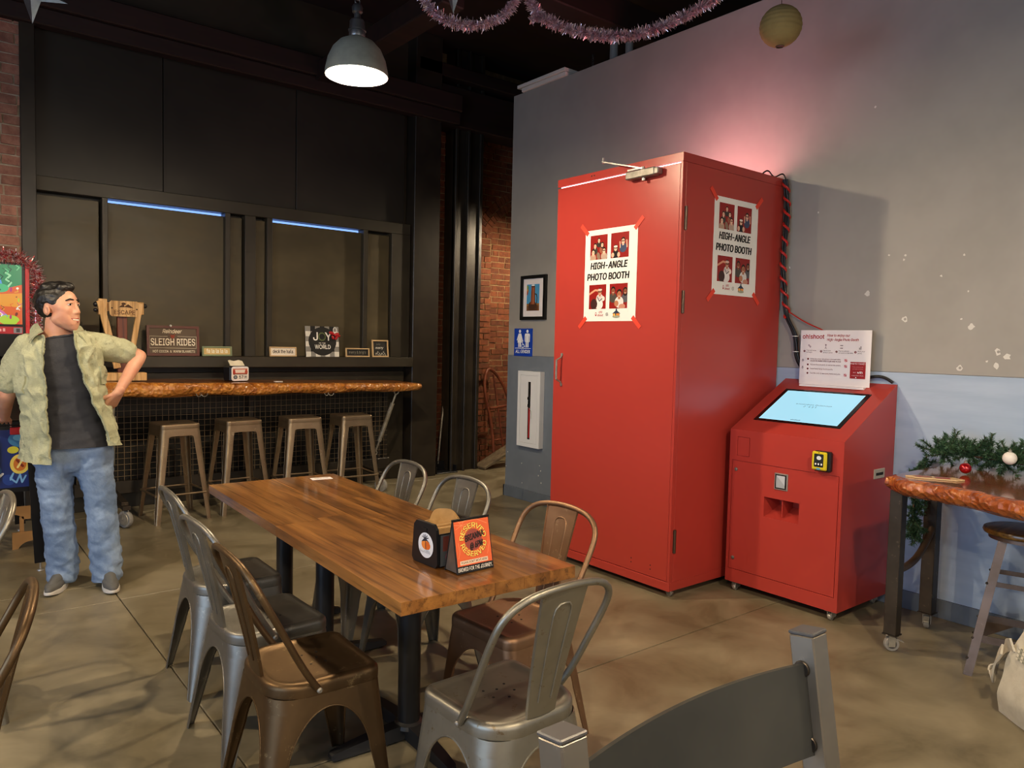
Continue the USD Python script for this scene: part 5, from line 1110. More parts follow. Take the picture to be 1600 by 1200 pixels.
for x, y, s in ((-.235, .665, .030), (.245, .695, .033), (-.235, -.75, .030), (.245, -.75, .033)):
    part(ct, 'leg', bx(x - s, x + s, y - s, y + s, .088, .812, .003), MAT['raw_steel'], False)
    part(ct, 'leg_plate', bx(x - s - .004, x + s + .004, y - s - .004, y + s + .004, .083, .089), MAT['raw_steel'], False)
    caster(ct, x, y, .0365, rot=2.4 if x < 0 else .3)
part(ct, 'curved_brace', tube(spline([(.245, .68, .58), (.17, .685, .50), (.07, .685, .43), (-.06, .68, .40), (-.21, .67, .40)], 20), .018, 8), MAT['brown_tube'], 60, label='dark curved brace between the legs')
# fir garland: twigs with needles
def fir(t, path, twigs, tl, needles, nl, seed, up=.5):
    r = np.random.default_rng(seed); P_ = spline(path, 120); V_, F_, W_ = [], [], []
    n0 = 0
    for k in range(twigs):
        i = r.integers(0, 119); c = P_[i]; T = P_[min(i + 1, 119)] - P_[max(i - 1, 0)]; T /= np.linalg.norm(T)
        d = r.normal(size=3); d += T * .4 + np.array([0, 0, up]); d /= np.linalg.norm(d); L = tl * r.uniform(.6, 1.15)
        e = c + d * L; W_.append(seg(c, e, .0016, 4))
        a = r.random(needles); b = c + np.outer(a, d) * L
        q = r.normal(size=(needles, 3)); q -= np.outer(q @ d, d); q /= np.linalg.norm(q, axis=1, keepdims=True); q = q * .85 + d * .55
        ln = nl * r.uniform(.7, 1.1, (needles, 1)); s = np.cross(q, r.normal(size=(needles, 3))); s /= np.linalg.norm(s, axis=1, keepdims=True)
        V_.append(np.stack([b - s * .0024, b + s * .0024, b + q * ln], 1).reshape(-1, 3)); F_.append(np.arange(needles * 3).reshape(-1, 3) + n0); n0 += needles * 3
    part(t, 'twigs', cat(tube(P_, .005, 6), *W_), MAT['brown_tube'], False, kind='stuff')
    part(t, 'needles', trimesh.Trimesh(np.vstack(V_), np.vstack(F_), process=False), MAT['fir'], False, kind='stuff')
fg = thing('fir_garland', 'green artificial fir garland lying along the back of the rolling table', 'garland', (4.03, 1.0, 0))
fir(fg, [(.30, .72, .955), (.24, .60, .965), (.26, .45, .96), (.20, .28, .96), (.22, .1, .96), (.18, -.1, .96), (.2, -.35, .96), (.18, -.6, .96)], 340, .115, 120, .025, 4, .8)
fh = thing('fir_garland', 'end of a green fir garland hanging down between the rolling table\'s legs', 'garland', (4.03, 1.0, 0))
fir(fh, [(.30, .76, .93), (.29, .785, .87), (.22, .77, .80), (.12, .74, .70), (.10, .735, .60), (.16, .74, .52)], 75, .075, 90, .024, 5, -.3)
def bauble(label, loc, r, m):
    b = thing('bauble', label, 'bauble', loc, 0, 'baubles on the fir garland')
    part(b, 'ball', trimesh.creation.icosphere(3, r), MAT[m], True)
    part(b, 'cap', cat(cyl(.008, r - .003, r + .008, 12, .001), mv(trimesh.creation.torus(.005, .0012, 12, 5), (0, 0, r + .011), rx=PI / 2)), MAT['zinc'])
bauble('small shiny red bauble at the front of the fir garland', (4.075, 1.475, .925), .027, 'bauble_red')
bauble('white bauble nestled high in the fir garland', (4.12, 1.30, .995), .031, 'bauble_white')
so = thing('sled_ornament', 'small red and cream sled-shaped ornament lying on the rolling table', 'ornament', (3.80, 1.50, .894), math.radians(-62))
sp_ = Polygon([(-.13, .0), (-.09, .030), (.06, .034), (.075, .050), (.12, .004), (.08, -.04), (.065, -.028), (-.09, -.026)])
part(so, 'board', prism(sp_, .006), MAT['light_frame'], False)
printed(so, 'painted_slats', [(poly((-.10, .004), (-.02, .008), (-.02, .024), (-.075, .022)), '#8e1f26'), (poly((-.10, -.004), (-.02, -.006), (-.02, -.022), (-.08, -.02)), '#8e1f26'), (sbox(-.005, .004, .058, .026), '#a8242c'), (sbox(-.005, -.022, .058, -.002), '#a8242c'), (sbox(-.002, .009, .055, .018), '#d8c8cc'), (ell(-.012, .0, .006, .022), '#e8d8b8'), (ell(.085, 0, .004, .004), '#5a3a20')], (0, 0, .006), (1, 0, 0), (0, 1, 0))

# ================================================================== factory stool under the rolling table
fs = thing('work_stool', 'industrial stool with a round wooden seat and angled steel legs, right of the kiosk', 'stool', (4.045, 1.195, 0))
part(fs, 'seat', lathe([(.001, .648), (.150, .648), (.166, .654), (.170, .664), (.166, .676), (.150, .682), (.001, .682)], 48), MAT['stool_wood'], 50, label='round wooden seat')
part(fs, 'seat_ring', lathe([(.12, .630), (.145, .630), (.145, .648), (.12, .648)], 40), MAT['stool_steel'])
rt, rb2, a0 = .135, .285, math.radians(151)
pt = lambda k, z: np.array([(rb2 + (rt - rb2) * z / .645) * math.cos(a0 - k * PI / 2), (rb2 + (rt - rb2) * z / .645) * math.sin(a0 - k * PI / 2), z])
for k in range(4):
    p, q = pt(k, 0), pt(k, .645); rad = np.array([p[0], p[1], 0]) / rb2; tan = np.array([-rad[1], rad[0], 0])
    e1, e2 = (rad + tan) / math.sqrt(2), (rad - tan) / math.sqrt(2)
    part(fs, 'leg', cat(beam(p - e1 * .016, q - e1 * .016, .036, .004, e2), beam(p - e2 * .016, q - e2 * .016, .036, .004, e1)), MAT['stool_steel'], False)
    for z, w_ in ((.43, .022), (.175, .034)):
        a, b = pt(k, z), pt(k + 1, z)
        part(fs, 'cross_bar', beam(a * [.97, .97, 1], b * [.97, .97, 1], .005, w_), MAT['stool_steel'], False)
    a, b = pt(k, .158) * [.97, .97, 1], pt(k + 1, .158) * [.97, .97, 1]; c = pt(k, .06) * [.97, .97, 1]; d = (b - a) / np.linalg.norm(b - a); nn = np.cross(d, (0, 0, 1.)); nn /= np.linalg.norm(nn)
    tri = np.array([a + d * .02, a + d * .15, c + d * .02])
    part(fs, 'gusset', trimesh.Trimesh(np.vstack([tri - nn * .002, tri + nn * .002]), [[0, 1, 2], [5, 4, 3], [0, 3, 4], [0, 4, 1], [1, 4, 5], [1, 5, 2], [2, 5, 3], [2, 3, 0]], process=False), MAT['stool_steel'], False)
    part(fs, 'rivet', cat(*[mv(trimesh.creation.icosphere(1, .006), pt(k, z) * 1.0 + rad * .004) for z in (.43, .175, .08)]), MAT['steel_dark'], True, kind='stuff')

# ================================================================== canvas bag, bottom right
cg = thing('tote_bag', 'cream canvas tote bag with a loop handle standing on the floor at the lower right', 'bag', (3.52, 1.10, 0), math.atan2(-.83, -.56))
BL, BW, BH = .46, .20, .36       # along u from the near-left corner, depth to the right of u (+y local is towards the wall)
def bag_ring(s, inset=0):
    h_ = BH * s; n = 12
    pts = []
    for (xa, ya), (xb, yb) in zip(((0, 0), (BL, 0), (BL, BW), (0, BW)), ((BL, 0), (BL, BW), (0, BW), (0, 0))):
        for k in range(n):
            f = k / n; x, y = xa + (xb - xa) * f, ya + (yb - ya) * f
            bul = math.sin(PI * f) * .02 * math.sin(PI * min(s + .15, 1))
            cx_, cy_ = BL / 2, BW / 2
            dx, dy = x - cx_, y - cy_
            tp = 1 - .12 * s
            x, y = cx_ + dx * tp * (1 - inset) + .02 * s, cy_ + dy * (1 + (.25 * math.sin(s * PI) - .55 * s * s)) * (1 - inset)
            x += .010 * (meshkit.noise(np.array([x * 9, y * 9, s * 5.])) - .5); y += .03 * (meshkit.noise(np.array([x * 8 + 7, y * 8, s * 4.])) - .5) + (bul if ya == yb == BW else -bul if ya == yb == 0 else 0)
            pts.append((x, y, h_ - .05 * s * s * (x / BL) * 1.0 + .02 * s * s * math.sin(x * 14)))
    return np.array(pts)
S_ = np.r_[0, .03, np.linspace(.1, 1, 14)]
part(cg, 'body', loft([bag_ring(s) for s in S_], True, False), MAT['canvas'], 50)
part(cg, 'lining', loft([bag_ring(s, .03)[::-1] for s in S_[4:]], True, False), MAT['canvas_in'], 50, label='tan inside of the bag')
part(cg, 'rim', tube(np.vstack([bag_ring(1.0, .012)]), .006, 6, closed=True), MAT['canvas'], 60)
def strap(pts, w, th=.004):
    P_ = spline(pts, 40); T = np.gradient(P_, axis=0); T /= np.linalg.norm(T, axis=1, keepdims=True); sd = np.cross(T, [0.5, .3, .25]); sd /= np.linalg.norm(sd, axis=1, keepdims=True); nn = np.cross(T, sd)
    return loft([[p - s * w - n_ * th, p + s * w - n_ * th, p + s * w + n_ * th, p - s * w + n_ * th] for p, s, n_ in zip(P_, sd, nn)])
part(cg, 'handle', strap([(.06, .0, .31), (-.02, .04, .27), (-.075, .06, .20), (-.10, .05, .145), (-.07, .02, .12), (-.035, .0, .16), (-.01, -.01, .22), (.03, -.02, .28)], .026), MAT['canvas'], 50, label='loop handle hanging over the side')
it = [(sbox(0, 0, .2, .05), '#d8d0bc')] + [(sbox(.01 + .024 * k, 0, .022 + .024 * k, .05), '#8a8878') for k in range(8)] + [(sbox(0, .008 + .016 * k, .2, .013 + .016 * k), '#a8a490') for k in range(3)]
printed(cg, 'checked_cloth', it, (.09, .004, .262), (1, 0, -.08), (0, .25, .97), 'print_matte', lift=.012)

# ================================================================== bar chair in the foreground
fc2 = thing('bar_chair', 'dark metal bar chair with square posts and a curved back plate, in the foreground', 'chair', (.725, .53, 0))
lean = .16
for x in (-.228, .228):
    top = np.array([x, .0, 1.110]); mid = np.array([x, -lean * .42, .70])
    part(fc2, 'post', cat(beam(mid, top, .036, .036, (0, 1, 0), .002), beam((x, -.03, 0), mid, .036, .036, (0, 1, 0), .002)), MAT['post_metal'], False, label='square tube back post')
    part(fc2, 'post_cap', mv(bx(-.0185, .0185, -.0185, .0185, 0, .005, .0015), top, rx=-lean * .9), MAT['cap_plastic'], False)
    for z in (1.066, .968): part(fc2, 'weld_disc', mv(cyl(.011, 0, .004, 16, .001), (x + (.018 if x < 0 else -.018), -lean * (1.098 - z) - .0, z), ry=PI / 2 if x < 0 else -PI / 2), MAT['steel_dark'])
    part(fc2, 'front_leg', beam((x, -.46, 0), (x, -.43, .70), .036, .036, (0, 1, 0), .002), MAT['post_metal'], False)
    part(fc2, 'side_rail', beam((x, -.03, .25), (x, -.445, .25), .02, .02), MAT['post_metal'], False)
xs_ = np.linspace(-.212, .212, 25); rings = []
for x in xs_:
    y = .020 * (1 - (x / .212) ** 2); zt_ = 1.074 + .004 * (1 - (x / .212) ** 2); 
    rings.append([(x, y - .006 - lean * (1.098 - z_) + o, z_) for z_, o in ((zt_, 0), (zt_, .005), (.955, .005), (.955, 0))])
part(fc2, 'back_plate', loft(rings), MAT['back_panel_metal'], 40, label='curved dark steel back plate')
part(fc2, 'seat', bx(-.225, .225, -.47, -.05, .70, .735, .008), MAT['back_panel_metal'], False)
part(fc2, 'foot_rail', beam((-.22, -.45, .30), (.22, -.45, .30), .022, .022), MAT['post_metal'], False)

# ================================================================== pendant lamps
def pendant(label, loc, group=None):
    t = thing('pendant_lamp', label, 'lamp', loc, 0, group or 'domed pendant lamps')
    prof = [(.168, 0), (.170, .004), (.167, .03), (.155, .085), (.130, .14), (.095, .178), (.055, .198), (.040, .206)]
    inn = [(r - .005, z + .0005) for r, z in prof[::-1]]
    part(t, 'shade', lathe(prof + inn[-2:][::1] if False else prof + [(.036, .2045)] , 48), MAT['lamp_metal'], 50, label='dull green-grey domed metal shade')
    part(t, 'white_lining', lathe([(.166, .0008), (.163, .03), (.151, .085), (.126, .139), (.091, .176), (.05, .195), (.001, .198)], 48), MAT['lamp_white'], 60, label='white enamelled inside of the shade')
    part(t, 'socket', lathe([(.040, .205), (.044, .215), (.044, .235), (.048, .238), (.048, .244), (.042, .247), (.040, .290), (.034, .298), (.018, .305), (.018, .33)], 28), MAT['lamp_socket'], 30)
    part(t, 'cap', cat(lathe([(.018, .33), (.028, .338), (.030, .365), (.022, .378), (.006, .384)], 20), mv(trimesh.creation.torus(.014, .004, 16, 8), (0, 0, .395), rx=PI / 2)), MAT['lamp_socket'], 40)
    links = [mv(mv(trimesh.creation.torus(.012, .003, 12, 6), s=(1, 1.5, 1)), (0, 0, .42 + .027 * k), rx=PI / 2, rz=(k % 2) * PI / 2) for k in range(int((4.75 - loc[2] - .42) / .027) + 1)]
    part(t, 'chain', cat(*links), MAT['lamp_socket'], 60)
    part(t, 'bulb', cat(lathe([(.001, -.026), (.030, -.018), (.046, .004), (.052, .030), (.046, .056), (.026, .085), (.020, .11)], 20)), MAT['lamp_light'], 60, label='bright glowing bulb')
    part(t, 'bulb_holder', cyl(.024, .105, .20, 16), MAT['lamp_white'])
    return t
pl0 = pendant('domed metal pendant lamp glowing above the dining table', (1.893, 3.786, 2.920))
for x, y, w_ in ((1.89, 0.0, 'right beside the camera'), (-.9, 3.786, 'left of the picture, near the pinball machine'), (-.9, 0.0, 'left of the camera'), (1.89, -3.8, 'behind the camera on its right'), (-.9, -3.8, 'behind the camera on its left'), (6.0, 6.2, 'in the passage behind the grey wall')):
    dup(pl0, (x, y, 2.920), 0, 'domed metal pendant lamp out of view, ' + w_)
# tinsel, stars and lantern under the ceiling
tinsel('tinsel_garland', 'silvery pink tinsel garland swagged under the ceiling, the left one beside the lamp', [(2.02, 3.66, 4.30), (2.09, 3.60, 3.8), (2.137, 3.552, 3.40), (2.181, 3.512, 3.277), (2.229, 3.47, 3.224), (2.357, 3.366, 3.186), (2.47, 3.279, 3.231), (2.525, 3.24, 3.294), (2.558, 3.218, 3.40), (2.57, 3.21, 3.8), (2.575, 3.205, 4.30)], .034, 6500, 'tinsel_silver', 1, group='silver tinsel under the ceiling')
tinsel('tinsel_garland', 'silvery pink tinsel garland swagged under the ceiling, before the pipes and grey wall', [(2.575, 3.205, 4.30), (2.578, 3.20, 3.8), (2.59, 3.19, 3.371), (2.621, 3.161, 3.275), (2.737, 3.063, 3.19), (2.937, 2.9, 3.145), (3.085, 2.784, 3.173), (3.22, 2.681, 3.246), (3.329, 2.6, 3.324), (3.43, 2.53, 3.42), (3.60, 2.40, 3.8), (3.75, 2.3, 4.35)], .036, 9500, 'tinsel_silver', 2, group='silver tinsel under the ceiling')
tinsel('tinsel_garland', 'short loose end of silver tinsel sticking out left of the right garland', [(2.600, 3.172, 3.222), (2.63, 3.15, 3.236), (2.657, 3.129, 3.242), (2.70, 3.095, 3.225)], .022, 500, 'tinsel_silver', 5)
def star(label, loc, rz, tilt, R_=.19):
    t = thing('tin_star', label, 'star', loc, rz, 'tin stars under the ceiling')
    pts = [((R_ if k % 2 == 0 else R_ * .40) * math.sin(PI + k * PI / 5), (R_ if k % 2 == 0 else R_ * .40) * math.cos(PI + k * PI / 5)) for k in range(10)]
    V_ = np.array([(x, 0, z) for x, z in pts] + [(0, -.035, 0), (0, .035, 0)]); F_ = []
    for k in range(10): F_ += [[k, (k + 1) % 10, 10], [(k + 1) % 10, k, 11]]
    part(t, 'faceted_sheet', mv(trimesh.Trimesh(V_, F_, process=False), ry=tilt), MAT['tin'], False)
    part(t, 'hole', cat(*[mv(mv(cyl(.006, -.003, .003, 8), rx=PI / 2), (.3 * R_ * math.sin(a) * .7, -.029, .3 * R_ * math.cos(a) * .7)) for a in np.linspace(0, 2 * PI, 6)[:-1]]), MAT['dark_gap'], False, kind='stuff')
    part(t, 'thread', seg((0, 0, R_ * .7), (0, 0, 4.75 - loc[2]), .0015, 5), MAT['tin'])
    return t
star('punched tin star hanging at the upper left corner, its point showing', (.54, 5.07, 3.412), -.45, 0)
star('tin star hanging behind the left tinsel garland, only its tip showing', (2.295, 3.46, 3.43), -.9, 0, .17)
pn = thing('paper_lantern', 'round yellowish paper lantern hanging before the grey wall', 'lantern', (3.557, 2.28, 3.177))
prof = []
for k in range(61):
    a = -PI / 2 + .16 + (PI - .32) * k / 60; r = .106 * math.cos(a) * (1 + .012 * math.cos(k * PI / 2.5)); prof.append((r, .106 * math.sin(a) * .98))
part(pn, 'paper', lathe(prof, 40), MAT['lantern_paper'], 60)
part(pn, 'top_ring', mv(trimesh.creation.torus(.020, .003, 20, 6), (0, 0, .103)), MAT['brown_tube'], 60)
part(pn, 'bottom_ring', cat(mv(trimesh.creation.torus(.020, .003, 20, 6), (0, 0, -.103)), cyl(.019, -.101, -.100, 16)), MAT['brown_tube'], 60)
part(pn, 'string', seg((0, 0, .10), (0, 0, 4.75 - 3.177), .0018, 5), MAT['brown_tube'])
# ================================================================== the person by the pinball machine
PR = math.radians(-8.6)
per = thing('person', 'person in an open light green shirt and jeans, hand on hip, smiling to the right', 'person', (.76, 5.0, 0), PR)
def ball(p, r): return m3.Manifold.sphere(1.0, 20).scale((r, r, r) if np.ndim(r) == 0 else tuple(r)).translate(tuple(map(float, p)))
def bone(*pr): return m3.Manifold.batch_hull([ball(p, r) for p, r in pr])
def union(ms): return m3.Manifold.batch_boolean(ms, m3.OpType.Add)
def organic(ms, edge, it=8):
    m = union(ms) if isinstance(ms, list) else ms
    t = man(m.refine_to_length(edge)); t = trimesh.Trimesh(t.vertices, t.faces, process=True)
    trimesh.smoothing.filter_taubin(t, .5, -.53, it); return t
def wrinkle(t, amp, sc, seed=0):
    v = t.vertices; n_ = t.vertex_normals
    k = meshkit.fbm(v * np.array(sc) + seed * 3.1, 4, seed) - .5
    rid = 1 - 2 * np.abs(meshkit.fbm(v * np.array(sc) * 1.4 + 9, 3, seed + 5) - .5) * 2
    t.vertices = v + n_ * (k * amp * 2 + (rid - .6) * amp * .6)[:, None]
    return t
HS = 1.08
hc = np.array([-.115, -.005, 1.632])
# head axes: f looks to the right of the picture, towards the camera a little and slightly up
fa, ti = math.radians(-34), math.radians(9)
hf = np.array([math.cos(ti) * math.cos(fa), math.cos(ti) * math.sin(fa), math.sin(ti)]); hl = np.cross([0, 0, 1.], hf); hl /= np.linalg.norm(hl); hu = np.cross(hf, hl)
H = lambda x, y, z: hc + HS * (hf * x + hl * y + hu * z)
hb = lambda *q: bone(*[(H(*p), r * HS) for p, r in q])
def hell(p, r):
    T = np.zeros((3, 4)); T[:, 0], T[:, 1], T[:, 2], T[:, 3] = hf * r[0] * HS, hl * r[1] * HS, hu * r[2] * HS, H(*p)
    return m3.Manifold.sphere(1.0, 28).transform(T)
skull = hell((-.012, 0, .035), (.098, .077, .093))
face = [skull, hb(((.052, .0, .045), .048), ((.040, .035, .0), .040), ((.040, -.035, .0), .040), ((.066, 0, -.075), .030)), hb(((.062, 0, -.108), .026), ((.012, .052, -.062), .027), ((.012, -.052, -.062), .027), ((.055, 0, -.06), .035)),
        hb(((.060, .036, -.022), .028), ((.045, .045, -.01), .028)), hb(((.048, .040, -.040), .030), ((.018, .050, -.050), .028), ((.058, .022, -.085), .026)), hb(((.048, -.040, -.040), .030), ((.018, -.050, -.050), .028), ((.058, -.022, -.085), .026)), hb(((.060, -.036, -.022), .028), ((.045, -.045, -.01), .028)),
        hb(((.086, .0, .018), .010), ((.106, 0, -.028), .0095)), hb(((.106, 0, -.030), .0105), ((.094, .014, -.037), .0085), ((.094, -.014, -.037), .0085)),
        hb(((.078, .03, .030), .011), ((.090, 0, .026), .012), ((.078, -.03, .030), .011)),
        hb(((.078, .020, -.060), .012), ((.086, 0, -.056), .012), ((.078, -.020, -.060), .012)), hb(((.074, .020, -.088), .014), ((.080, 0, -.090), .014), ((.074, -.020, -.088), .014)), hb(((.058, .034, -.055), .024), ((.040, .046, -.03), .026)), hb(((.058, -.034, -.055), .024), ((.040, -.046, -.03), .026))]
for s in (1, -1):
    e = hell((-.014, s * .079, -.010), (.020, .010, .032)); face.append(e - hell((-.008, s * .090, -.008), (.010, .009, .019)))
nk = [bone((hc + (-.01, .012, -.06), .060), ((-.125, .01, 1.45), .066)), bone(((-.125, .01, 1.45), .066), ((-.23, .02, 1.425), .05), ((-.02, .02, 1.46), .05))]
SL, EL, WL = (-.290, .02, 1.385), (-.372, .05, 1.135), (-.405, .30, .985)
SR, ER, WRr = (.055, .03, 1.43), (.308, .085, 1.362), (.192, -.055, 1.165)
arms = [bone((SL, .058), ((-.335, .035, 1.25), .052)), bone(((-.335, .035, 1.25), .052), (EL, .042)), bone((EL, .042), ((-.39, .14, 1.08), .041)), bone(((-.39, .14, 1.08), .041), (WL, .028)),
        bone((SR, .058), ((.19, .06, 1.40), .052)), bone(((.19, .06, 1.40), .052), (ER, .040)), bone((ER, .040), ((.27, .04, 1.30), .041)), bone(((.27, .04, 1.30), .041), (WRr, .029))]
trunk = [bone(((-.23, .02, 1.36), .09), ((.0, .02, 1.38), .09), ((-.10, .02, 1.12), .12)), bone(((-.16, .02, 1.0), .115), ((-.02, .02, 1.0), .115), ((-.17, .02, 1.2), .10), ((-.03, .02, 1.2), .10)), bone(((-.15, .02, .88), .11), ((.04, .02, .90), .11), ((-.06, .02, 1.0), .12))]
HPL, KL, AL = (-.150, .015, .84), (-.135, .01, .48), (-.108, .05, .10)
HPR, KR, AR = (.040, .015, .85), (.090, -.02, .48), (.118, -.055, .10)
legs = [bone((HPL, .095), (KL, .062)), bone((KL, .062), (AL, .040)), bone((HPR, .095), (KR, .062)), bone((KR, .062), (AR, .040)),
        bone((AL, .038), ((-.112, .045, .05), .034), ((-.15, -.06, .04), .030)), bone((AR, .038), ((.12, -.06, .05), .034), ((.135, -.17, .04), .030))]
def hand(w, d, n, side, curl, spread=.10, s=1.0):
    """w wrist, d along the fingers, n back of the hand, side +1/-1 where the thumb sits"""
    d, n = np.array(d, float), np.array(n, float); d /= np.linalg.norm(d); n -= d * (n @ d); n /= np.linalg.norm(n); b = np.cross(n, d) * side
    G = lambda x, y, z: np.array(w) + s * (d * x + b * y + n * z)
    out = [bone((G(0, .012, 0), .021 * s), (G(0, -.012, 0), .021 * s), (G(.085, .030, 0), .0125 * s), (G(.082, -.030, 0), .0115 * s), (G(.05, .032, -.004), .014 * s))]
    for y, L, r in ((.030, .072, .0092), (.010, .080, .0095), (-.011, .074, .009), (-.030, .058, .0082)):
        p = G(.086, y, 0); a = 0.0; yy = y
        for k, f in enumerate((.44, .31, .25)):
            a += curl * (1.0, 1.1, .7)[k]; st = L * f
            dd = d * math.cos(a) - n * math.sin(a) + b * spread * y / .03 * (1 if k == 0 else .3)
            q = p + s * st * dd / np.linalg.norm(dd); out.append(bone((p, r * s * (1 - .06 * k)), (q, r * s * (1 - .06 * (k + 1))))); p = q
    t0, t1, t2, t3 = G(.020, .026, -.004), G(.050, .056, -.014), G(.078, .068, -.022), G(.10, .066, -.030)
    return out + [bone((t0, .015 * s), (t1, .0115 * s)), bone((t1, .0112 * s), (t2, .0098 * s)), bone((t2, .0098 * s), (t3, .0085 * s))]
hands = [bone((WL, .028), ((-.410, .32, .975), .024))] + hand((-.412, .325, .972), (-.05, .9, -.22), (0, .2, 1), 1, .30)
hands += [bone((WRr, .029), ((.183, -.058, 1.148), .025))] + hand((.180, -.056, 1.142), (-.42, .35, -.80), (.55, -.80, -.10), -1, .42)
bt_ = organic(nk + arms + trunk + legs, .014, 6); fm = organic(face, .0065, 14); hm = organic(hands, .0035, 4)
def tomani(t): return m3.Manifold(m3.Mesh(np.asarray(t.vertices, np.float32), np.asarray(t.faces, np.uint32)))
try:
    sk = man(tomani(bt_) + tomani(fm) + tomani(hm))
except Exception:
    sk = cat(bt_, fm, hm)
sk = trimesh.Trimesh(sk.vertices, sk.faces, process=True)
body_p = part(per, 'body', sk, MAT['skin'], 50)
# face details
for s in (1, -1):
    e = man(hell((.0815, s * .031, .010), (.0115, .0135, .0075))); part(per, 'eye', e, MAT['eye_white'], True)
    i_ = man(hell((.0905, s * .031 - .004, .010), (.0040, .0062, .0062))); part(per, 'iris', i_, MAT['eye_dark'], True)
    br_ = organic([hb(((.080, s * .050, .031), .0032), ((.092, s * .034, .038), .0042)), hb(((.092, s * .034, .038), .0042), ((.097, s * .014, .034), .0038))], .005, 2)
    part(per, 'eyebrow', br_, MAT['hair_black'], True)
    lid = organic([hb(((.086, s * .044, .014), .0035), ((.0935, s * .031, .0195), .0038)), hb(((.0935, s * .031, .0195), .0038), ((.092, s * .016, .014), .0034))], .004, 2)
    part(per, 'eyelid', lid, MAT['skin'], True)
part(per, 'lips', organic([hb(((.080, .030, -.064), .0038), ((.0955, 0, -.0665), .0042)), hb(((.0955, 0, -.0665), .0042), ((.080, -.030, -.064), .0038)), hb(((.080, .030, -.064), .0036), ((.091, 0, -.0835), .0052)), hb(((.091, 0, -.0835), .0052), ((.080, -.030, -.064), .0036))], .004, 2), MAT['lip'], True)
part(per, 'teeth', man(hb(((.084, .022, -.070), .0042), ((.0925, 0, -.0735), .0058), ((.084, -.022, -.070), .0042))), MAT['teeth'], True)
hair = union([hell((-.020, 0, .042), (.104, .084, .099)), hb(((.035, .0, .112), .034), ((-.03, .028, .112), .036), ((-.03, -.028, .112), .034)), hb(((.064, .016, .108), .026), ((.03, .04, .096), .028), ((.05, -.03, .104), .025)), hb(((-.078, .025, .05), .036), ((-.078, -.025, .05), .036), ((-.06, 0, .085), .038))])
cutf = hb(((.13, 0, -.04), .085), ((.118, .0, .024), .070), ((.095, .07, .0), .066), ((.095, -.07, .0), .066)) 
low = m3.Manifold.cube((.5, .5, .3), True).transform(np.c_[np.stack([hf, hl, hu], 1), H(.10, 0, -.185)])
nape = m3.Manifold.cube((.6, .6, .3), True).transform(np.c_[np.stack([hf, hl, hu], 1), H(0, 0, -.215)])
earc = [hell((-.012, s * .088, -.014), (.034, .030, .046)) for s in (1, -1)]
side = m3.Manifold.cube((.155, .5, .17), True).transform(np.c_[np.stack([hf, hl, hu], 1), H(.075, 0, -.065)])
hair = hair - cutf - side - nape
for e in earc: hair = hair - e
hair = max(hair.decompose(), key=lambda c: c.volume())
ht = organic(hair, .008, 4)
hv = ht.vertices; hn = ht.vertex_normals
ht.vertices = hv + hn * ((meshkit.fbm((hv @ np.stack([hf, hl, hu], 1)) * [30, 75, 60], 3, 2) - .5) * .014)[:, None]
part(per, 'hair', ht, MAT['hair_black'], 50, label='short black hair, swept up at the front')
# tee shirt
def torso_ring(z, grow, n=64, a0=None, a1=None):
    key = [(.78, -.060, .195, .135), (.90, -.065, .188, .135), (1.0, -.075, .180, .135), (1.15, -.098, .182, .130), (1.28, -.115, .190, .128), (1.38, -.122, .188, .116), (1.44, -.122, .165, .092), (1.485, -.122, .105, .074)]
    k = np.array(key); cx, a, b = (np.interp(z, k[:, 0], k[:, j]) for j in (1, 2, 3))
    th = np.linspace(0, 2 * PI, n, endpoint=False) if a0 is None else np.linspace(a0, a1, n)
    e = .82
    x = cx + (a + grow) * np.sign(np.cos(th)) * np.abs(np.cos(th)) ** e; y = .02 + (b + grow) * np.sign(np.sin(th)) * np.abs(np.sin(th)) ** e
    return np.c_[x, y, z + (x - cx) * .16 * np.clip((z - 1.1) / .3, 0, 1)]
tee = [torso_ring(z, .006 + .022 * max(0, (.98 - z) / .14)) for z in np.r_[np.linspace(.835, 1.42, 40), 1.45, 1.465]]
tee.append(np.c_[(tee[-1][:, 0] + .122) * .80 - .122, (tee[-1][:, 1] - .02) * .95 + .02, tee[-1][:, 2] + .006])
tm_ = loft(tee, False, False); tm_ = wrinkle(tm_, .012, (8, 8, 16), 3)
part(per, 'tee_shirt', tm_, MAT['tee_grey'], True, label='dark charcoal crew-neck tee shirt')
nr = tm_.vertices[(len(tee) - 1) * 64:(len(tee)) * 64]
part(per, 'tee_collar', tube(nr, .008, 8, closed=True), MAT['tee_grey'], True)
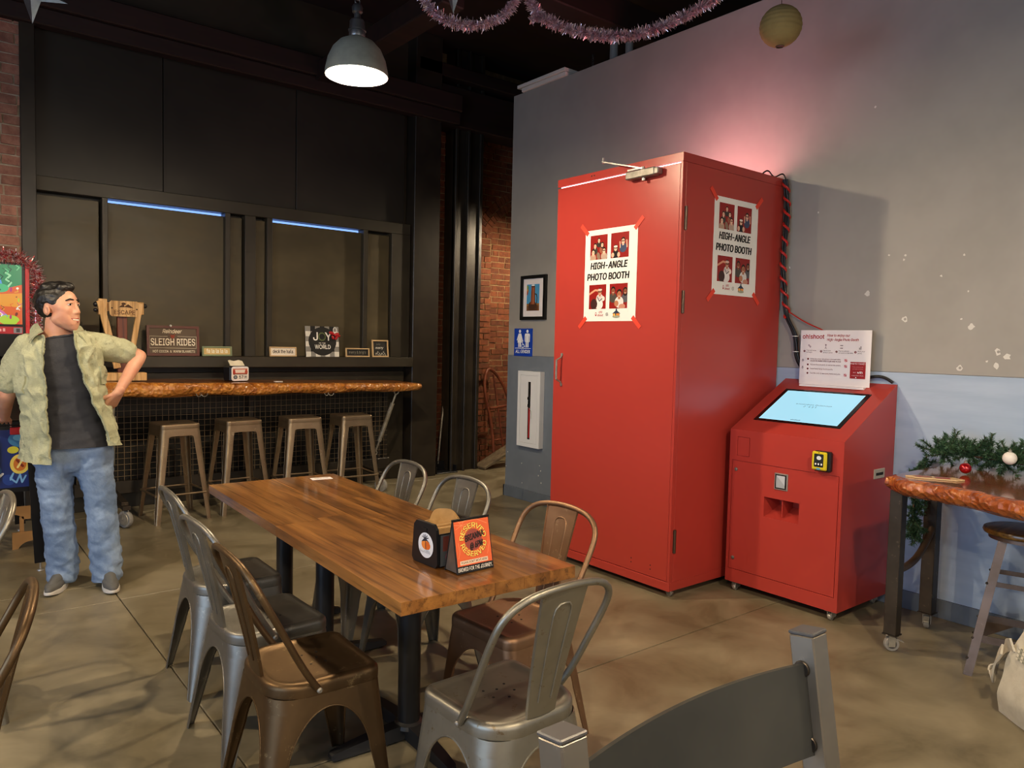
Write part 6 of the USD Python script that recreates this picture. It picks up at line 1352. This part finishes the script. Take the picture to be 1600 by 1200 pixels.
# open overshirt: a sheet from placket to placket round the back
def front_angle(z, left):
    """angle of the placket edge on the ring at height z (front is -y)"""
    x = np.interp(z, [.76, .95, 1.2, 1.35, 1.46, 1.52], [-.155, -.165, -.175, -.185, -.19, -.185]) if left else np.interp(z, [.80, .90, 1.05, 1.2, 1.35, 1.46, 1.52], [.135, .125, .065, .015, -.025, -.045, -.05])
    return x
zs_ = np.r_[np.linspace(0, 1, 84)]
rows = []
for q in zs_:
    ztop = 1.492
    ring = []
    nn_ = 170
    # start at left placket, go round the back (through +y) to the right placket
    full = None
    zl_, zr_ = .755 + (ztop - .755) * q, .845 + (ztop - .845) * q
    th = None
    zm = (zl_ + zr_) / 2
    k = torso_ring(zm, .030 + .035 * (1 - q) ** 2, 400)
    front = k[k[:, 1] < .0]
    def nearest(xv):
        f_ = np.argmin(np.abs(front[:, 0] - xv)); return np.where((k == front[f_]).all(1))[0][0]
    iL, iR = nearest(front_angle(zl_, True)), nearest(front_angle(zr_, False))
    # k runs counter-clockwise from +x: front is indices 200..400
    seq = np.r_[np.arange(iL, -1, -1)[::1][: iL + 1]] if False else np.concatenate([np.arange(iL, 199, -1) if iL >= 200 else np.arange(iL, iL - 1, -1), np.arange(199, -1, -1), np.arange(399, iR - 1, -1)])
    c = k[seq]; L_ = np.r_[0, np.cumsum(np.linalg.norm(np.diff(c, axis=0), axis=1))]
    u = np.linspace(0, L_[-1], nn_); c = np.stack([np.interp(u, L_, c[:, j]) for j in range(3)], 1)
    w_ = np.linspace(0, 1, nn_); c[:, 2] += (zl_ + (zr_ - zl_) * w_) - zm
    c[:, 1] += np.where(c[:, 1] < 0, -.012 * (1 - q) - .010, 0)
    rows.append(c)
G_ = np.array(rows)
nq, nw = G_.shape[:2]
amp = meshkit.fbm(G_ * np.array([12, 12, 7.]), 3, 21) - .5
rdg = np.abs(meshkit.fbm((G_ + .02 * (meshkit.fbm(G_ * 9, 2, 3)[..., None] - .5)) * np.array([17, 17, 9.]) + 4, 2, 31) - .5)
nG = G_ - np.array([-.09, .02, 0]); nG[..., 2] = 0; nG /= np.linalg.norm(nG, axis=2, keepdims=True)
G_ = G_ + nG * (amp * .034 + (.10 - rdg) * .085)[..., None]
idx = np.arange(nq * nw).reshape(nq, nw)
q4 = np.stack([idx[:-1, :-1], idx[:-1, 1:], idx[1:, 1:], idx[1:, :-1]], -1).reshape(-1, 4)
A_ = G_.reshape(-1, 3); tri = np.vstack([q4[:, [0, 1, 2]], q4[:, [0, 2, 3]]])
sm = trimesh.Trimesh(A_, tri, process=False)
vn = sm.vertex_normals
if (vn * nG.reshape(-1, 3)).sum() < 0: tri = tri[:, ::-1]; vn = -vn
Bv = A_ - vn * .004
bd = np.r_[idx[0, :], idx[1:, -1], idx[-1, -2::-1], idx[-2:0:-1, 0]]; nbd = np.roll(bd, -1); o_ = len(A_)
sideq = np.vstack([np.stack([bd, bd + o_, nbd], 1), np.stack([nbd, bd + o_, nbd + o_], 1)])
shirt = trimesh.Trimesh(np.vstack([A_, Bv]), np.vstack([tri, tri[:, ::-1] + o_, sideq]), process=False)
slv = []
sl1 = organic([bone(((-.262, .02, 1.40), .088), ((-.318, .035, 1.30), .088)), bone(((-.318, .035, 1.30), .088), ((-.358, .045, 1.215), .076))], .012, 4)
sl2 = organic([bone(((.010, .03, 1.425), .085), ((.11, .05, 1.415), .084)), bone(((.11, .05, 1.415), .084), ((.232, .075, 1.385), .068))], .012, 4)
slv = [wrinkle(sl1, .009, (14, 14, 12), 41), wrinkle(sl2, .010, (13, 15, 15), 42)]
part(per, 'shirt', shirt, MAT['shirt_green'], True, label='open light green short-sleeved shirt')
for m_ in slv: part(per, 'shirt_sleeve', m_, MAT['shirt_green'], True)
# collar, plackets and pockets
Lp, Rp = G_[-1, 0], G_[-1, -1]
colr = []
for sgn, base in ((-1, (-.19, -.085, 1.475)), (1, (-.045, -.085, 1.485))):
    b_ = np.array(base); back = np.array([-.122 + sgn * .10, .055, 1.505])
    f0, f1 = b_ + (0, -.022, .02), b_ + (sgn * .055, -.040, -.045)
    def col_f(u, v, b0=back, b1=b_, o0=f1, sgn=sgn):
        p = b0 + (b1 - b0) * u + np.array([0, 0, .022 + .014 * (1 - u)]); out = np.array([sgn * (.035 + .03 * u), -.012 - .02 * u, -.035 - .03 * u])
        return tuple(p + out * v + np.array([0, 0, .012]) * math.sin(PI * v))
    colr.append(sheet(col_f, 10, 7, .004))
parts(per, 'shirt_collar', colr, MAT['shirt_green'], True)
pk = []
for i0, j0 in ((int(nq * .70), 18), (int(nq * .70), nw - 34)):
    P0 = G_[i0 - 13:i0 + 1:3, j0:j0 + 17:4] + nG[i0 - 13:i0 + 1:3, j0:j0 + 17:4] * .010
    g0 = P0.reshape(-1, 3); a_, b_2 = P0.shape[:2]; id0 = np.arange(a_ * b_2).reshape(a_, b_2)
    qq = np.stack([id0[:-1, :-1], id0[:-1, 1:], id0[1:, 1:], id0[1:, :-1]], -1).reshape(-1, 4)
    t_ = np.vstack([qq[:, [0, 1, 2]], qq[:, [0, 2, 3]]]); bd0 = np.r_[id0[0, :], id0[1:, -1], id0[-1, -2::-1], id0[-2:0:-1, 0]]; nb0 = np.roll(bd0, -1); o0 = len(g0)
    back_ = g0 - nG[i0 - 13:i0 + 1:3, j0:j0 + 17:4].reshape(-1, 3) * .012
    pk.append(trimesh.Trimesh(np.vstack([g0, back_]), np.vstack([t_, t_[:, ::-1] + o0, np.stack([bd0, bd0 + o0, nb0], 1), np.stack([nb0, bd0 + o0, nb0 + o0], 1)]), process=False))
for m_ in pk: part(per, 'pocket_flap', m_, MAT['shirt_green'], 40)
for e_, m_ in ((G_[4:, 1], 'shirt_green'), (G_[4:, -2], 'shirt_green')):
    part(per, 'placket', tube(e_ + np.array([0, -.003, 0]), .007, 6, squash=(1.8, .7)), MAT[m_], 60)
# jeans
J = [bone((HPL, .118), ((-.05, .015, .88), .13), (HPR, .118)), bone((HPL, .118), ((-.145, .012, .62), .094)), bone(((-.145, .012, .62), .094), ((KL[0], KL[1], .47), .084)), bone(((KL[0], KL[1], .47), .084), ((-.112, .035, .12), .086)), bone(((-.112, .035, .12), .086), ((-.115, .02, .05), .080)),
     bone((HPR, .118), ((.072, .0, .62), .094)), bone(((.072, .0, .62), .094), ((KR[0], KR[1], .47), .084)), bone(((KR[0], KR[1], .47), .084), ((.116, -.06, .12), .086)), bone(((.116, -.06, .12), .086), ((.117, -.075, .05), .080)),
     bone(((-.155, .02, .90), .115), ((.04, .02, .91), .115)), bone((HPL, .10), ((-.05, .01, .74), .09), (HPR, .10))]
jt = union(J)
cutj = m3.Manifold.cube((1, 1, .5), True).translate((0, 0, -.25 + .032))
jt = organic(jt - cutj, .013, 6)
jt = wrinkle(jt, .012, (11, 11, 17), 51)
jv = jt.vertices; ank = np.clip((.30 - jv[:, 2]) / .2, 0, 1); jt.vertices = jv + jt.vertex_normals * (ank * .004 * np.sin(jv[:, 2] * 95 + 3 * jv[:, 0] * 20 + 4 * meshkit.noise(jv * 12)))[:, None]
part(per, 'jeans', jt, MAT['denim'], True, label='light blue jeans')
# shoes
for (ax, ay), dr in (((-.110, .045), (-.30, -.95)), ((.120, -.055), (.10, -.99))):
    d_ = np.array([*dr, 0.]); d_ /= np.linalg.norm(d_); s_ = np.array([-d_[1], d_[0], 0]); o3 = np.array([ax, ay, 0]) + d_ * .035
    S3 = lambda x, y, z: o3 + d_ * x + s_ * y + np.array([0, 0, z])
    up = organic([bone((S3(-.055, 0, .06), .036), (S3(.02, 0, .075), .036)), bone((S3(-.055, 0, .05), .036), (S3(.12, .014, .038), .028), (S3(.12, -.016, .038), .028)), bone((S3(.12, .014, .038), .028), (S3(.12, -.016, .038), .028), (S3(.185, 0, .034), .022)), bone((S3(.02, 0, .075), .034), (S3(.13, 0, .045), .030)), bone((S3(-.03, 0, .085), .038), (S3(.0, 0, .115), .036))], .009, 4)
    shoe = part(per, 'shoe', up, MAT['shoe_grey'], True, label='grey knitted trainer')
    so_ = []
    for z, g_ in ((.0, -.006), (.006, 0), (.022, .001), (.030, -.002)):
        a = np.linspace(0, 2 * PI, 40, endpoint=False); xx = .062 + .145 * np.cos(a); yy = np.sin(a) * (.043 + .008 * np.cos(a - .2)); so_.append([S3(x * (1 + g_ * 2), y * (1 + g_ * 6), z + (.012 * max(0, (x - .12) / .08) if z < .01 else 0)) for x, y in zip(xx, yy)])
    part(shoe, 'sole', loft(so_), MAT['shoe_sole'], 40, label='white trainer sole')
    part(shoe, 'laces', cat(*[seg(S3(.03 + .022 * k, -.022, .098 - .012 * k), S3(.036 + .022 * k, .022, .098 - .012 * k), .003, 6) for k in range(4)]), MAT['steel_dark'], 60, kind='stuff')
